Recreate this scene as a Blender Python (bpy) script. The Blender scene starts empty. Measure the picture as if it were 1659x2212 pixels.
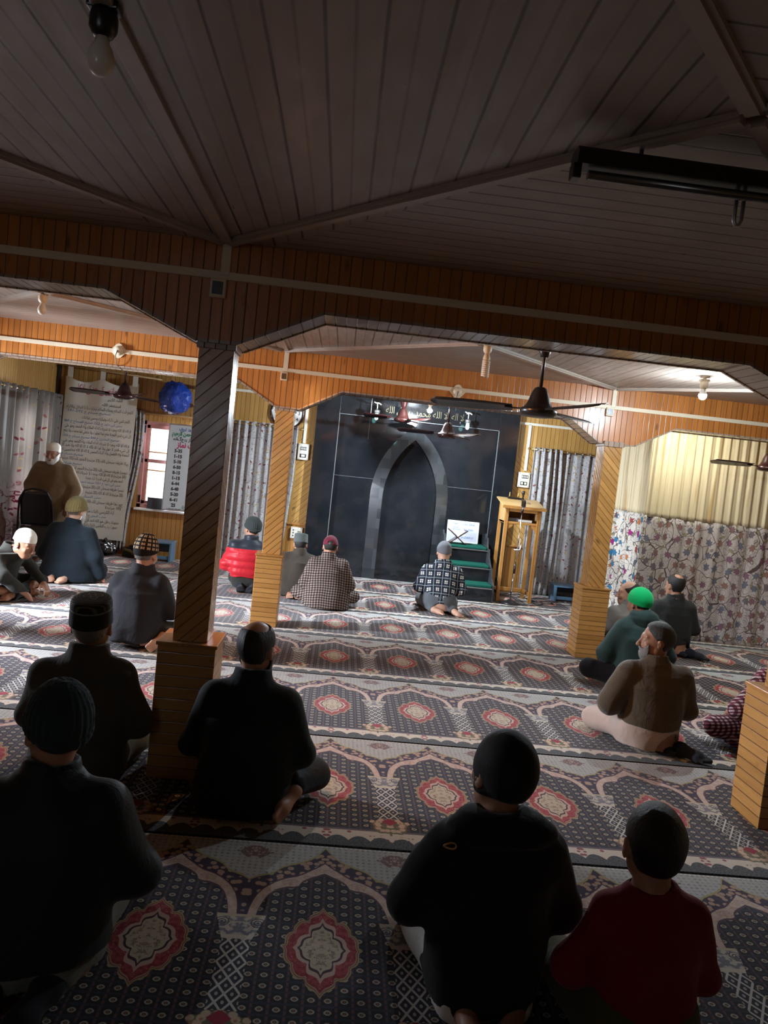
import bpy, bmesh, math, random
import numpy as np
from mathutils import Vector, Matrix, Euler
PI = math.pi
sc = bpy.context.scene
COL = sc.collection
R = random.Random(7)

# ------------------------------------------------------------------ object helpers
def link(o, parent=None):
    COL.objects.link(o)
    if parent is not None:
        o.parent = parent
    return o

def obj(name, me, mat=None, parent=None, smooth=False):
    if isinstance(me, bmesh.types.BMesh):
        b = me; me = bpy.data.meshes.new(name); b.normal_update(); b.to_mesh(me); b.free()
    o = bpy.data.objects.new(name, me)
    if mat is not None and len(me.materials) == 0:
        for m in (mat if isinstance(mat, (list, tuple)) else [mat]):
            me.materials.append(m)
    if smooth:
        me.polygons.foreach_set('use_smooth', [True]*len(me.polygons))
    return link(o, parent)

def auto_smooth(o, deg=35):
    me = o.data
    me.polygons.foreach_set('use_smooth', [True]*len(me.polygons))
    try:
        me.set_sharp_from_angle(angle=math.radians(deg))
    except Exception:
        pass
    return o

def tag(o, label=None, cat=None, group=None, kind=None):
    if label: o['label'] = label
    if cat: o['category'] = cat
    if group: o['group'] = group
    if kind: o['kind'] = kind
    return o

def thing(name, label, cat, loc=(0, 0, 0), rotz=0.0, group=None):
    o = bpy.data.objects.new(name, None)
    o.empty_display_size = 0.1
    o.location = loc; o.rotation_euler = (0, 0, rotz)
    link(o)
    return tag(o, label, cat, group)

def copy_tree(o, parent=None):
    c = o.copy(); COL.objects.link(c); c.parent = parent
    for ch in list(o.children):
        copy_tree(ch, c)
    return c

def box(bm, x0, x1, y0, y1, z0, z1, mi=0, bev=0.0):
    vs = [bm.verts.new((x, y, z)) for z in (z0, z1) for (x, y) in ((x0, y0), (x1, y0), (x1, y1), (x0, y1))]
    fs = []
    for idx in ((3, 2, 1, 0), (4, 5, 6, 7), (0, 1, 5, 4), (1, 2, 6, 5), (2, 3, 7, 6), (3, 0, 4, 7)):
        f = bm.faces.new([vs[i] for i in idx]); f.material_index = mi; fs.append(f)
    if bev > 0:
        es = list({e for f in fs for e in f.edges})
        r = bmesh.ops.bevel(bm, geom=es, offset=bev, segments=2, affect='EDGES', profile=0.5)
        for f in r['faces']: f.material_index = mi
    return vs

def boxo(name, x0, x1, y0, y1, z0, z1, mat, parent=None, bev=0.004):
    b = bmesh.new(); box(b, x0, x1, y0, y1, z0, z1, 0, bev)
    return obj(name, b, mat, parent)

def tube(bm, pts, r, seg=10, mi=0, cap=True, smooth=True):
    pts = [Vector(p) for p in pts]
    n = len(pts)
    rs = r if isinstance(r, (list, tuple)) else [r]*n
    rings = []
    up = None
    for i, p in enumerate(pts):
        d = (pts[min(i+1, n-1)] - pts[max(i-1, 0)])
        if d.length < 1e-9: d = Vector((0, 0, 1))
        d.normalize()
        if up is None:
            up = Vector((0, 0, 1)) if abs(d.z) < .9 else Vector((1, 0, 0))
        a = d.cross(up)
        if a.length < 1e-6:
            a = d.cross(Vector((1, 0, 0)))
        a.normalize(); b = a.cross(d).normalized(); up = b
        rings.append([bm.verts.new(p + (a*math.cos(t)+b*math.sin(t))*rs[i]) for t in [2*PI*k/seg for k in range(seg)]])
    for i in range(n-1):
        for k in range(seg):
            f = bm.faces.new((rings[i][k], rings[i][(k+1) % seg], rings[i+1][(k+1) % seg], rings[i+1][k]))
            f.material_index = mi; f.smooth = smooth
    if cap:
        f = bm.faces.new(list(reversed(rings[0]))); f.material_index = mi
        f = bm.faces.new(rings[-1]); f.material_index = mi
    return rings

def lathe(bm, prof, seg=28, c=(0, 0, 0), mi=0, smooth=True, M=None):
    rings = []
    for (r, z) in prof:
        if r < 1e-6:
            v = Vector((c[0], c[1], c[2]+z)); v = M @ v if M else v
            rings.append([bm.verts.new(v)])
        else:
            row = []
            for k in range(seg):
                t = 2*PI*k/seg
                v = Vector((c[0]+r*math.cos(t), c[1]+r*math.sin(t), c[2]+z)); v = M @ v if M else v
                row.append(bm.verts.new(v))
            rings.append(row)
    for a, b in zip(rings[:-1], rings[1:]):
        for k in range(seg):
            k2 = (k+1) % seg
            if len(a) == 1 and len(b) == 1: continue
            if len(a) == 1: q = (a[0], b[k2], b[k])
            elif len(b) == 1: q = (a[k], a[k2], b[0])
            else: q = (a[k], a[k2], b[k2], b[k])
            f = bm.faces.new(q); f.material_index = mi; f.smooth = smooth
    return rings

def prism(bm, poly, axis, a0, a1, mi=0):
    """poly: 2-D points; axis: extrusion axis 'x','y' or 'z'."""
    def P(p, a):
        return {'x': (a, p[0], p[1]), 'y': (p[0], a, p[1]), 'z': (p[0], p[1], a)}[axis]
    A = [bm.verts.new(P(p, a0)) for p in poly]; B = [bm.verts.new(P(p, a1)) for p in poly]
    n = len(poly)
    fs = [bm.faces.new(A), bm.faces.new(list(reversed(B)))]
    for i in range(n):
        fs.append(bm.faces.new((A[i], B[i], B[(i+1) % n], A[(i+1) % n])))
    for f in fs:
        f.material_index = mi; f.normal_update()
    return fs

def fixn(bm):
    bmesh.ops.recalc_face_normals(bm, faces=bm.faces[:])
    return bm

# ------------------------------------------------------------------ node expression helpers
class V:
    def __init__(s, g, k): s.g, s.k = g, k
    def _m(s, op, *a): return s.g.m(op, s, *a)
    def __add__(s, o): return s._m('ADD', o)
    __radd__ = __add__
    def __sub__(s, o): return s._m('SUBTRACT', o)
    def __rsub__(s, o): return s.g.m('SUBTRACT', o, s)
    def __mul__(s, o): return s._m('MULTIPLY', o)
    __rmul__ = __mul__
    def __truediv__(s, o): return s._m('DIVIDE', o)
    def __pow__(s, o): return s._m('POWER', o)
    def abs(s): return s._m('ABSOLUTE')
    def fr(s): return s._m('FRACT')
    def fl(s): return s._m('FLOOR')
    def sin(s): return s._m('SINE')
    def lt(s, o): return s._m('LESS_THAN', o)
    def gt(s, o): return s._m('GREATER_THAN', o)
    def mn(s, o): return s._m('MINIMUM', o)
    def mx(s, o): return s._m('MAXIMUM', o)

class G:
    def __init__(s, name, rough=0.6, spec=0.5):
        s.mat = bpy.data.materials.new(name); s.mat.use_nodes = True
        s.nt = s.mat.node_tree; s.nt.nodes.clear()
        s.out = s.nt.nodes.new('ShaderNodeOutputMaterial')
        s.b = s.nt.nodes.new('ShaderNodeBsdfPrincipled')
        s.nt.links.new(s.b.outputs[0], s.out.inputs[0])
        s.b.inputs['Roughness'].default_value = rough
        s.b.inputs['Specular IOR Level'].default_value = spec
        s._tc = None
    def put(s, sock, v):
        if isinstance(v, V): s.nt.links.new(v.k, sock)
        elif isinstance(v, (tuple, list)):
            sock.default_value = tuple(v) if len(v) == len(sock.default_value) else tuple(v)+(1.0,)
        else: sock.default_value = v
    def m(s, op, *a):
        n = s.nt.nodes.new('ShaderNodeMath'); n.operation = op
        for i, x in enumerate(a): s.put(n.inputs[i], x)
        return V(s, n.outputs[0])
    def tc(s, which='Object'):
        if s._tc is None: s._tc = s.nt.nodes.new('ShaderNodeTexCoord')
        return V(s, s._tc.outputs[which])
    def xyz(s, v=None):
        n = s.nt.nodes.new('ShaderNodeSeparateXYZ'); s.put(n.inputs[0], v or s.tc())
        return [V(s, n.outputs[i]) for i in range(3)]
    def vec(s, x, y, z=0.0):
        n = s.nt.nodes.new('ShaderNodeCombineXYZ')
        for i, q in enumerate((x, y, z)): s.put(n.inputs[i], q)
        return V(s, n.outputs[0])
    def noise(s, v, scale=5, detail=2, rough=.5, dist=0, col=False):
        n = s.nt.nodes.new('ShaderNodeTexNoise'); s.put(n.inputs['Vector'], v)
        n.inputs['Scale'].default_value = scale; n.inputs['Detail'].default_value = detail
        n.inputs['Roughness'].default_value = rough; n.inputs['Distortion'].default_value = dist
        return V(s, n.outputs['Color' if col else 'Fac'])
    def voro(s, v, scale=5, feature='F1', out='Distance', rnd=1.0):
        n = s.nt.nodes.new('ShaderNodeTexVoronoi'); n.feature = feature; s.put(n.inputs['Vector'], v)
        n.inputs['Scale'].default_value = scale; n.inputs['Randomness'].default_value = rnd
        return V(s, n.outputs[out])
    def white(s, v, out='Value'):
        n = s.nt.nodes.new('ShaderNodeTexWhiteNoise'); n.noise_dimensions = '3D'; s.put(n.inputs['Vector'], v)
        return V(s, n.outputs[out])
    def mix(s, f, a, b, blend='MIX'):
        n = s.nt.nodes.new('ShaderNodeMix'); n.data_type = 'RGBA'; n.blend_type = blend
        s.put(n.inputs[0], f); s.put(n.inputs[6], a); s.put(n.inputs[7], b)
        return V(s, n.outputs[2])
    def ramp(s, f, stops):
        n = s.nt.nodes.new('ShaderNodeValToRGB'); s.put(n.inputs[0], f)
        e = n.color_ramp.elements
        while len(e) < len(stops): e.new(0.5)
        for k, (p, c) in zip(e, stops): k.position = p; k.color = tuple(c)+(1,) if len(c) == 3 else c
        return V(s, n.outputs[0])
    def rng(s, f, a, b, c=0.0, d=1.0, smooth=False):
        n = s.nt.nodes.new('ShaderNodeMapRange'); n.clamp = True
        if smooth: n.interpolation_type = 'SMOOTHSTEP'
        s.put(n.inputs[0], f)
        for i, q in enumerate((a, b, c, d)): s.put(n.inputs[i+1], q)
        return V(s, n.outputs[0])
    def curve(s, f, pts, vector=False):
        """piecewise-linear lookup; pts have x in 0..1 and y in 0..1."""
        n = s.nt.nodes.new('ShaderNodeFloatCurve'); s.put(n.inputs['Value'], f)
        c = n.mapping.curves[0]
        while len(c.points) < len(pts): c.points.new(0.5, 0.5)
        for p, q in zip(c.points, pts):
            p.location = q; p.handle_type = 'VECTOR' if vector else 'AUTO_CLAMPED'
        n.mapping.update()
        return V(s, n.outputs[0])
    def bump(s, h, strength=.3, dist=.01):
        n = s.nt.nodes.new('ShaderNodeBump'); n.inputs['Strength'].default_value = strength
        n.inputs['Distance'].default_value = dist; s.put(n.inputs['Height'], h)
        s.nt.links.new(n.outputs[0], s.b.inputs['Normal'])
    def col(s, c): s.put(s.b.inputs['Base Color'], c)
    def set(s, k, v): s.put(s.b.inputs[k], v)

def simple(name, c, rough=.6, spec=.5, metal=0, bumpscale=None, bstr=.15, var=0.0):
    g = G(name, rough, spec)
    if var:
        n = g.noise(g.tc(), 9, 4)
        g.col(g.mix(n, tuple(x*(1-var) for x in c), tuple(min(1, x*(1+var)) for x in c)))
    else:
        g.col(c)
    g.set('Metallic', metal)
    if bumpscale:
        g.bump(g.noise(g.tc(), bumpscale, 3), bstr, .01)
    return g.mat

def emit(name, c, s):
    g = G(name, .3); g.col((.9, .9, .9)); g.set('Emission Color', c); g.set('Emission Strength', s)
    return g.mat

# ------------------------------------------------------------------ Arabic text shaping (presentation forms)
AR = {}
def _ar():
    base = [('ء', 1, 0xFE80), ('آ', 2, 0xFE81), ('أ', 2, 0xFE83), ('ؤ', 2, 0xFE85), ('إ', 2, 0xFE87), ('ئ', 4, 0xFE89), ('ا', 2, 0xFE8D), ('ب', 4, 0xFE8F), ('ة', 2, 0xFE93), ('ت', 4, 0xFE95), ('ث', 4, 0xFE99), ('ج', 4, 0xFE9D), ('ح', 4, 0xFEA1), ('خ', 4, 0xFEA5), ('د', 2, 0xFEA9), ('ذ', 2, 0xFEAB), ('ر', 2, 0xFEAD), ('ز', 2, 0xFEAF), ('س', 4, 0xFEB1), ('ش', 4, 0xFEB5), ('ص', 4, 0xFEB9), ('ض', 4, 0xFEBD), ('ط', 4, 0xFEC1), ('ظ', 4, 0xFEC5), ('ع', 4, 0xFEC9), ('غ', 4, 0xFECD), ('ف', 4, 0xFED1), ('ق', 4, 0xFED5), ('ك', 4, 0xFED9), ('ل', 4, 0xFEDD), ('م', 4, 0xFEE1), ('ن', 4, 0xFEE5), ('ه', 4, 0xFEE9), ('و', 2, 0xFEED), ('ى', 2, 0xFEEF), ('ي', 4, 0xFEF1), ('ی', 4, 0xFBFC), ('ک', 4, 0xFB8E), ('ں', 2, 0xFB9E), ('ے', 2, 0xFBAE), ('ہ', 4, 0xFBA6), ('پ', 4, 0xFB56)]
    for ch, n, cp in base: AR[ch] = (n, cp)
_ar()
def shape_ar(t):
    out = []
    t = t.replace('لا', '\u0001')
    def joins_fwd(c): return c in AR and AR[c][0] == 4
    def joinable(c): return c in AR and AR[c][0] > 1 or c == '\u0001'
    for i, c in enumerate(t):
        p = i > 0 and joins_fwd(t[i-1]); nx = i+1 < len(t) and joinable(t[i+1])
        if c == '\u0001':
            out.append(chr(0xFEFC if p else 0xFEFB)); continue
        if c not in AR:
            out.append(c); continue
        n, cp = AR[c]
        if n == 1: out.append(chr(cp))
        elif n == 2: out.append(chr(cp+1) if p else chr(cp))
        else:
            if p and nx: out.append(chr(cp+3))
            elif nx: out.append(chr(cp+2))
            elif p: out.append(chr(cp+1))
            else: out.append(chr(cp))
    s = ''.join(reversed(out))
    # digits and latin runs keep their own direction
    res, run = '', ''
    for c in s:
        if c.isdigit(): run += c
        else:
            res += run[::-1]; run = ''
            res += {'(': ')', ')': '('}.get(c, c)
    return res + run[::-1]

def text_mesh(t, size, align='CENTER', extrude=0.0, bold=0.0, space=1.0):
    cu = bpy.data.curves.new('txt', 'FONT'); cu.body = t; cu.size = size
    cu.align_x = align; cu.align_y = 'CENTER'; cu.extrude = extrude; cu.offset = bold; cu.resolution_u = 3
    cu.space_character = space
    o = bpy.data.objects.new('txt', cu); COL.objects.link(o)
    dg = bpy.context.evaluated_depsgraph_get(); dg.update()
    me = bpy.data.meshes.new_from_object(o.evaluated_get(dg))
    bpy.data.objects.remove(o); bpy.data.curves.remove(cu)
    return me

def add_mesh(bm, me, M, mi=0, free=True):
    n0 = len(bm.faces)
    bm.faces.ensure_lookup_table()
    tmp = bmesh.new(); tmp.from_mesh(me); bmesh.ops.transform(tmp, matrix=M, verts=tmp.verts)
    vm = {v: bm.verts.new(v.co) for v in tmp.verts}
    for f in tmp.faces:
        try:
            nf = bm.faces.new([vm[v] for v in f.verts]); nf.material_index = mi; nf.smooth = f.smooth
        except ValueError: pass
    tmp.free()
    if free: bpy.data.meshes.remove(me)

def put_text(bm, t, size, x, y, z, mi, align='CENTER', bold=0.0, rx=PI/2, rot=0.0, space=1.0, wid=None):
    """text standing in the x-z plane facing -y."""
    me = text_mesh(t, size, align, 0, bold, space)
    M = Matrix.Translation((x, y, z)) @ Matrix.Rotation(rot, 4, 'Y') @ Matrix.Rotation(rx, 4, 'X')
    if wid and len(me.vertices):
        xs = [v.co.x for v in me.vertices]; w = max(xs)-min(xs)
        if w > 1e-6: M = M @ Matrix.Diagonal((wid/w, 1, 1, 1))
    add_mesh(bm, me, M, mi)
# ================================================================== materials
M = {}
def wood_planks(name, c_lo, c_hi, width, across, along, groove=(.10, .04, .015), rough=.3, diag=0, grain=1.0, gw=.07, coat=0.0, phase=0.0, bead=False, nb=.16, wv=.45, bs=.4):
    """boards: `across`/`along` are object axes 0..2; diag = +-1 turns the boards by 45 degrees."""
    g = G(name, rough)
    p = g.xyz()
    u, v = p[across], p[along]
    if diag:
        a, b = u, v
        u = (b - a*diag)*0.7071; v = (b*diag + a)*0.7071 if diag > 0 else (a - b)*0.7071
    k = (u + phase)/width
    idx = k.fl(); f = k.fr()
    edge = f.mn(1.0 - f)                       # 0 at the joint
    w = g.white(g.vec(idx, 3.1, 0.7))
    gr = g.noise(g.vec(u*26.0, v*1.4 + w*17.0, w*9.0), 1.0, 5, .62, .7)
    knot = g.voro(g.vec(u*7.0, v*2.6, w*5.0), 1.0)
    kn = g.rng(knot, .05, .12, 1.0, 0.0)
    c = g.mix(g.rng(gr, .25, .75), c_lo, c_hi)
    c = g.mix(g.rng(w, 0, 1, 0, wv), c, tuple(x*.72 for x in c_lo))
    c = g.mix(kn*.75*grain, c, tuple(x*.3 for x in c_lo))
    joint = g.rng(edge, gw*.35, gw, 1.0, 0.0)
    if bead:
        b2 = g.rng((f - .5).abs(), .0, .05, .55, 0.0)
        joint = joint.mx(b2)
    c = g.mix(joint, c, groove)
    g.col(c)
    g.set('Roughness', g.rng(g.noise(g.vec(u*6.0, v*1.5, w*4.0), 4, 3), .25, .75, rough*.75, rough*1.35))
    if coat: g.set('Coat Weight', coat); g.set('Coat Roughness', .18)
    h = g.rng(edge, 0, gw, 0.0, 1.0) + g.noise(g.vec(u*30.0, v*1.6, w*7.0), 1.5, 3)*nb
    g.bump(h, bs, .003)
    return g.mat

OR_LO, OR_HI = (.36, .115, .022), (.56, .21, .042)
YE_LO, YE_HI = (.42, .22, .06), (.62, .37, .115)
def mk_mats():
    M['beam'] = wood_planks('varnished_beam_boards', OR_LO, OR_HI, .052, 0, 2, rough=.32, coat=.15, nb=.06)
    M['soffit'] = wood_planks('soffit_boards', (.30, .21, .15), (.42, .31, .23), .052, 0, 1, rough=.2, groove=(.09, .05, .03))
    M['wall_x'] = wood_planks('pine_wall_boards', YE_LO, YE_HI, .062, 0, 2, rough=.36, groove=(.16, .075, .02))
    M['wall_x_diag'] = wood_planks('pine_wall_boards_slanted', YE_LO, YE_HI, .058, 0, 2, rough=.36, groove=(.16, .075, .02), diag=1)
    M['wall_x_diag2'] = wood_planks('pine_wall_boards_slanted_other', YE_LO, YE_HI, .058, 0, 2, rough=.36, groove=(.16, .075, .02), diag=-1)
    M['wall_y'] = wood_planks('pine_side_wall_boards', YE_LO, YE_HI, .062, 1, 2, rough=.36, groove=(.16, .075, .02))
    M['dado'] = wood_planks('dado_boards', (.36, .16, .035), (.52, .26, .07), .062, 0, 2, rough=.36, groove=(.13, .05, .015))
    CL, CH = (.27, .22, .185), (.315, .26, .22)
    M['ceil_y'] = wood_planks('painted_ceiling_boards_lengthwise', CL, CH, .136, 0, 1, rough=.36, groove=(.05, .035, .025), gw=.05, grain=.2, bead=True, nb=0.0, wv=.12, bs=.25)
    M['ceil_x'] = wood_planks('painted_ceiling_boards_crosswise', CL, CH, .09, 1, 0, rough=.36, groove=(.06, .042, .03), gw=.07, grain=.2, nb=0.0, wv=.12, bs=.25)
    M['trim'] = simple('painted_ceiling_batten', (.33, .265, .215), .35, var=.15)
    PL, PH = (.40, .19, .05), (.60, .32, .095)
    for nm, w, d in (('shaft_rise', .046, 1), ('shaft_fall', .046, -1)):
        M[nm] = wood_planks('pillar_boards_'+nm, PL, PH, w, 0, 2, rough=.26, diag=d, groove=(.12, .045, .015), coat=.3)
        M[nm+'_side'] = wood_planks('pillar_side_boards_'+nm, PL, PH, w, 1, 2, rough=.26, diag=d, groove=(.12, .045, .015), coat=.3)
    M['plinth56'] = wood_planks('pillar_plinth_boards', PL, PH, .056, 2, 0, rough=.3, groove=(.12, .045, .015))
    M['plinth45'] = wood_planks('pillar_plinth_narrow_boards', PL, PH, .045, 2, 0, rough=.3, groove=(.12, .045, .015))
    M['plinth56s'] = wood_planks('pillar_plinth_boards_side', PL, PH, .056, 2, 1, rough=.3, groove=(.12, .045, .015))
    M['plinth45s'] = wood_planks('pillar_plinth_narrow_boards_side', PL, PH, .045, 2, 1, rough=.3, groove=(.12, .045, .015))
    M['wood'] = wood_planks('plain_varnished_wood', (.36, .16, .04), (.52, .26, .075), .5, 0, 2, rough=.32, gw=.0001, grain=.5)
    M['wood_pale'] = wood_planks('pale_varnished_wood', (.50, .31, .12), (.64, .43, .19), .5, 1, 0, rough=.35, gw=.0001, grain=.4)
    M['pvc'] = simple('cream_plastic_conduit', (.66, .56, .40), .45, var=.06)
    M['pvc_white'] = simple('off_white_plastic', (.74, .72, .62), .4, var=.04)
    M['black_plastic'] = simple('black_plastic', (.012, .012, .014), .3)
    M['dark_metal'] = simple('dark_metal', (.02, .02, .022), .35, metal=.6)
    M['chrome'] = simple('chrome', (.75, .75, .77), .14, metal=1)
    M['steel'] = simple('grey_steel', (.45, .45, .46), .35, metal=.9)
    M['fan'] = simple('maroon_enamel', (.026, .006, .005), .24, .6, var=.2)
    M['fan_dark'] = simple('dark_brown_enamel', (.014, .011, .011), .3, .6, var=.2)
    M['brass'] = simple('brass_rod', (.62, .40, .13), .28, metal=.9)
    M['pole_wood'] = simple('pole_wood', (.42, .27, .13), .4, var=.15)
    M['whitepaint'] = simple('white_paint', (.78, .78, .76), .4)
    M['blue'] = simple('pale_blue_enamel', (.10, .21, .33), .3, var=.12)
    M['pink'] = simple('pink_painted_wood', (.50, .24, .22), .4, var=.18)
    M['orangewood'] = simple('unpainted_sash_wood', (.52, .27, .09), .4, var=.2)
    M['greenc'] = simple('green_carpet_runner', (.01, .085, .062), .95, .1, bumpscale=420, bstr=.5, var=.3)
    M['paper'] = simple('white_paper', (.78, .77, .74), .7, var=.03)
    M['ink'] = simple('black_ink', (.03, .03, .04), .6)
    M['ink_grey'] = simple('grey_ink', (.12, .12, .13), .6)
    M['ink_blue'] = simple('blue_ink', (.06, .17, .42), .6)
    M['ink_red'] = simple('magenta_ink', (.50, .03, .13), .6)
    M['ink_green'] = simple('green_ink', (.02, .22, .12), .6)
    M['gold'] = simple('dull_gold_inlay', (.13, .105, .05), .45, metal=.4)
    M['grey_board'] = simple('dark_grey_board', (.05, .055, .07), .5)
    M['black_bag'] = simple('black_polythene', (.008, .008, .009), .18, .6)
    # polished black granite
    g = G('polished_black_granite', .07, .5)
    n = g.noise(g.tc(), 260, 2, .7); n2 = g.noise(g.tc(), 3.5, 4)
    c = g.mix(g.rng(n, .62, .72), (.009, .011, .014), (.045, .05, .058))
    g.col(g.mix(g.rng(n2, .4, .7, 0, .5), c, (.022, .024, .027)))
    g.set('Roughness', g.rng(n2, .3, .7, .06, .13))
    M['granite'] = g.mat
    g = G('granite_voussoir', .09, .5)
    oi = g.nt.nodes.new('ShaderNodeObjectInfo')
    g.col(g.mix(g.white(g.vec((g.xyz()[0]*9.0).fl(), (g.xyz()[2]*7.0).fl(), 0.0)), (.018, .021, .024), (.05, .055, .06))); g.set('Roughness', .1)
    M['granite_grey'] = g.mat
    M['granite_edge'] = simple('sawn_granite_edge', (.16, .17, .18), .35)
    # banner vinyl
    g = G('glossy_white_vinyl', .22, .5)
    g.col((.66, .66, .60)); g.set('Coat Weight', .3); M['vinyl'] = g.mat
    # board
    g = G('white_sign_board', .35); g.col((.60, .66, .70)); M['sign'] = g.mat
    g = G('whiteboard_sheet', .12); g.col((.62, .64, .74)); M['wboard'] = g.mat
    # thin blue polythene
    g = G('blue_polythene', .18, .6); g.col((.012, .06, .42)); g.set('Coat Weight', .4)
    g.bump(g.noise(g.tc(), 14, 4, .6, 1.2), .8, .02); M['bluebag'] = g.mat
    # window glass
    g = G('window_glass', .02); nt = g.nt
    tr = nt.nodes.new('ShaderNodeBsdfTransparent'); gl = nt.nodes.new('ShaderNodeBsdfGlossy'); gl.inputs['Roughness'].default_value = .02
    mx = nt.nodes.new('ShaderNodeMixShader'); mx.inputs[0].default_value = .06
    nt.links.new(tr.outputs[0], mx.inputs[1]); nt.links.new(gl.outputs[0], mx.inputs[2]); nt.links.new(mx.outputs[0], g.out.inputs[0])
    M['glass'] = g.mat
    # lamps
    M['lamp_cool'] = emit('lit_cool_bulb', (.78, .90, 1.0), 850)
    M['lamp_niche'] = emit('lit_niche_bulb', (.78, .90, 1.0), 2900)
    M['lamp_mid'] = emit('lit_white_bulb', (.95, 1.0, .88), 520)
    M['lamp_warm'] = emit('lit_warm_bulb', (1.0, .45, .13), 520)
    M['lamp_cyan'] = emit('lit_cyan_bulb', (.35, .95, .92), 1.6)
    g = G('frosted_bulb', .25); g.col((.72, .66, .58)); M['bulb_off'] = g.mat
    M['tube_dark'] = simple('dark_aluminium', (.16, .16, .155), .22, metal=.8)
    M['tube_glass'] = simple('fluorescent_tube', (.55, .55, .52), .2)

def fabric_trans(g, amount=.35, c=None):
    """adds a translucent share (light shining through the cloth)."""
    nt = g.nt
    t = nt.nodes.new('ShaderNodeBsdfTranslucent')
    src = [l.from_socket for l in nt.links if l.to_socket == g.b.inputs['Base Color']]
    if src: nt.links.new(src[0], t.inputs[0])
    else: t.inputs[0].default_value = g.b.inputs['Base Color'].default_value
    mx = nt.nodes.new('ShaderNodeMixShader'); mx.inputs[0].default_value = amount
    nt.links.new(g.b.outputs[0], mx.inputs[1]); nt.links.new(t.outputs[0], mx.inputs[2])
    nt.links.new(mx.outputs[0], g.out.inputs[0])

def leafmask(g, u, v, cell, seed, size=.22, lobes=0, asp=1.0):
    """one motif per jittered cell: returns (mask, random value)."""
    a = u/cell; b = v/cell
    ia, ib = a.fl(), b.fl()
    r1 = g.white(g.vec(ia, ib, seed)); r2 = g.white(g.vec(ia, ib, seed+5.3)); r3 = g.white(g.vec(ia, ib, seed+9.1))
    x = a.fr() - .5 - (r1 - .5)*.42; y = (b.fr() - .5 - (r2 - .5)*.42)
    th = r3*6.283
    cx = g.m('COSINE', th); sx = th.sin()
    X = x*cx + y*sx; Y = (y*cx - x*sx)*asp
    rr = g.m('SQRT', X*X + Y*Y)
    if lobes:
        an = g.m('ARCTAN2', Y, X)
        lim = (1.0 - ((an*(lobes/2.0)).sin().abs()**.8)*.40)*(g.m('COSINE', an)*.25 + 1.0)*size*1.12
    else:
        lim = size*1.0
    d = rr - lim if lobes else rr - size
    return d.lt(0.0), g.white(g.vec(ia, ib, seed+2.2)), d

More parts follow.
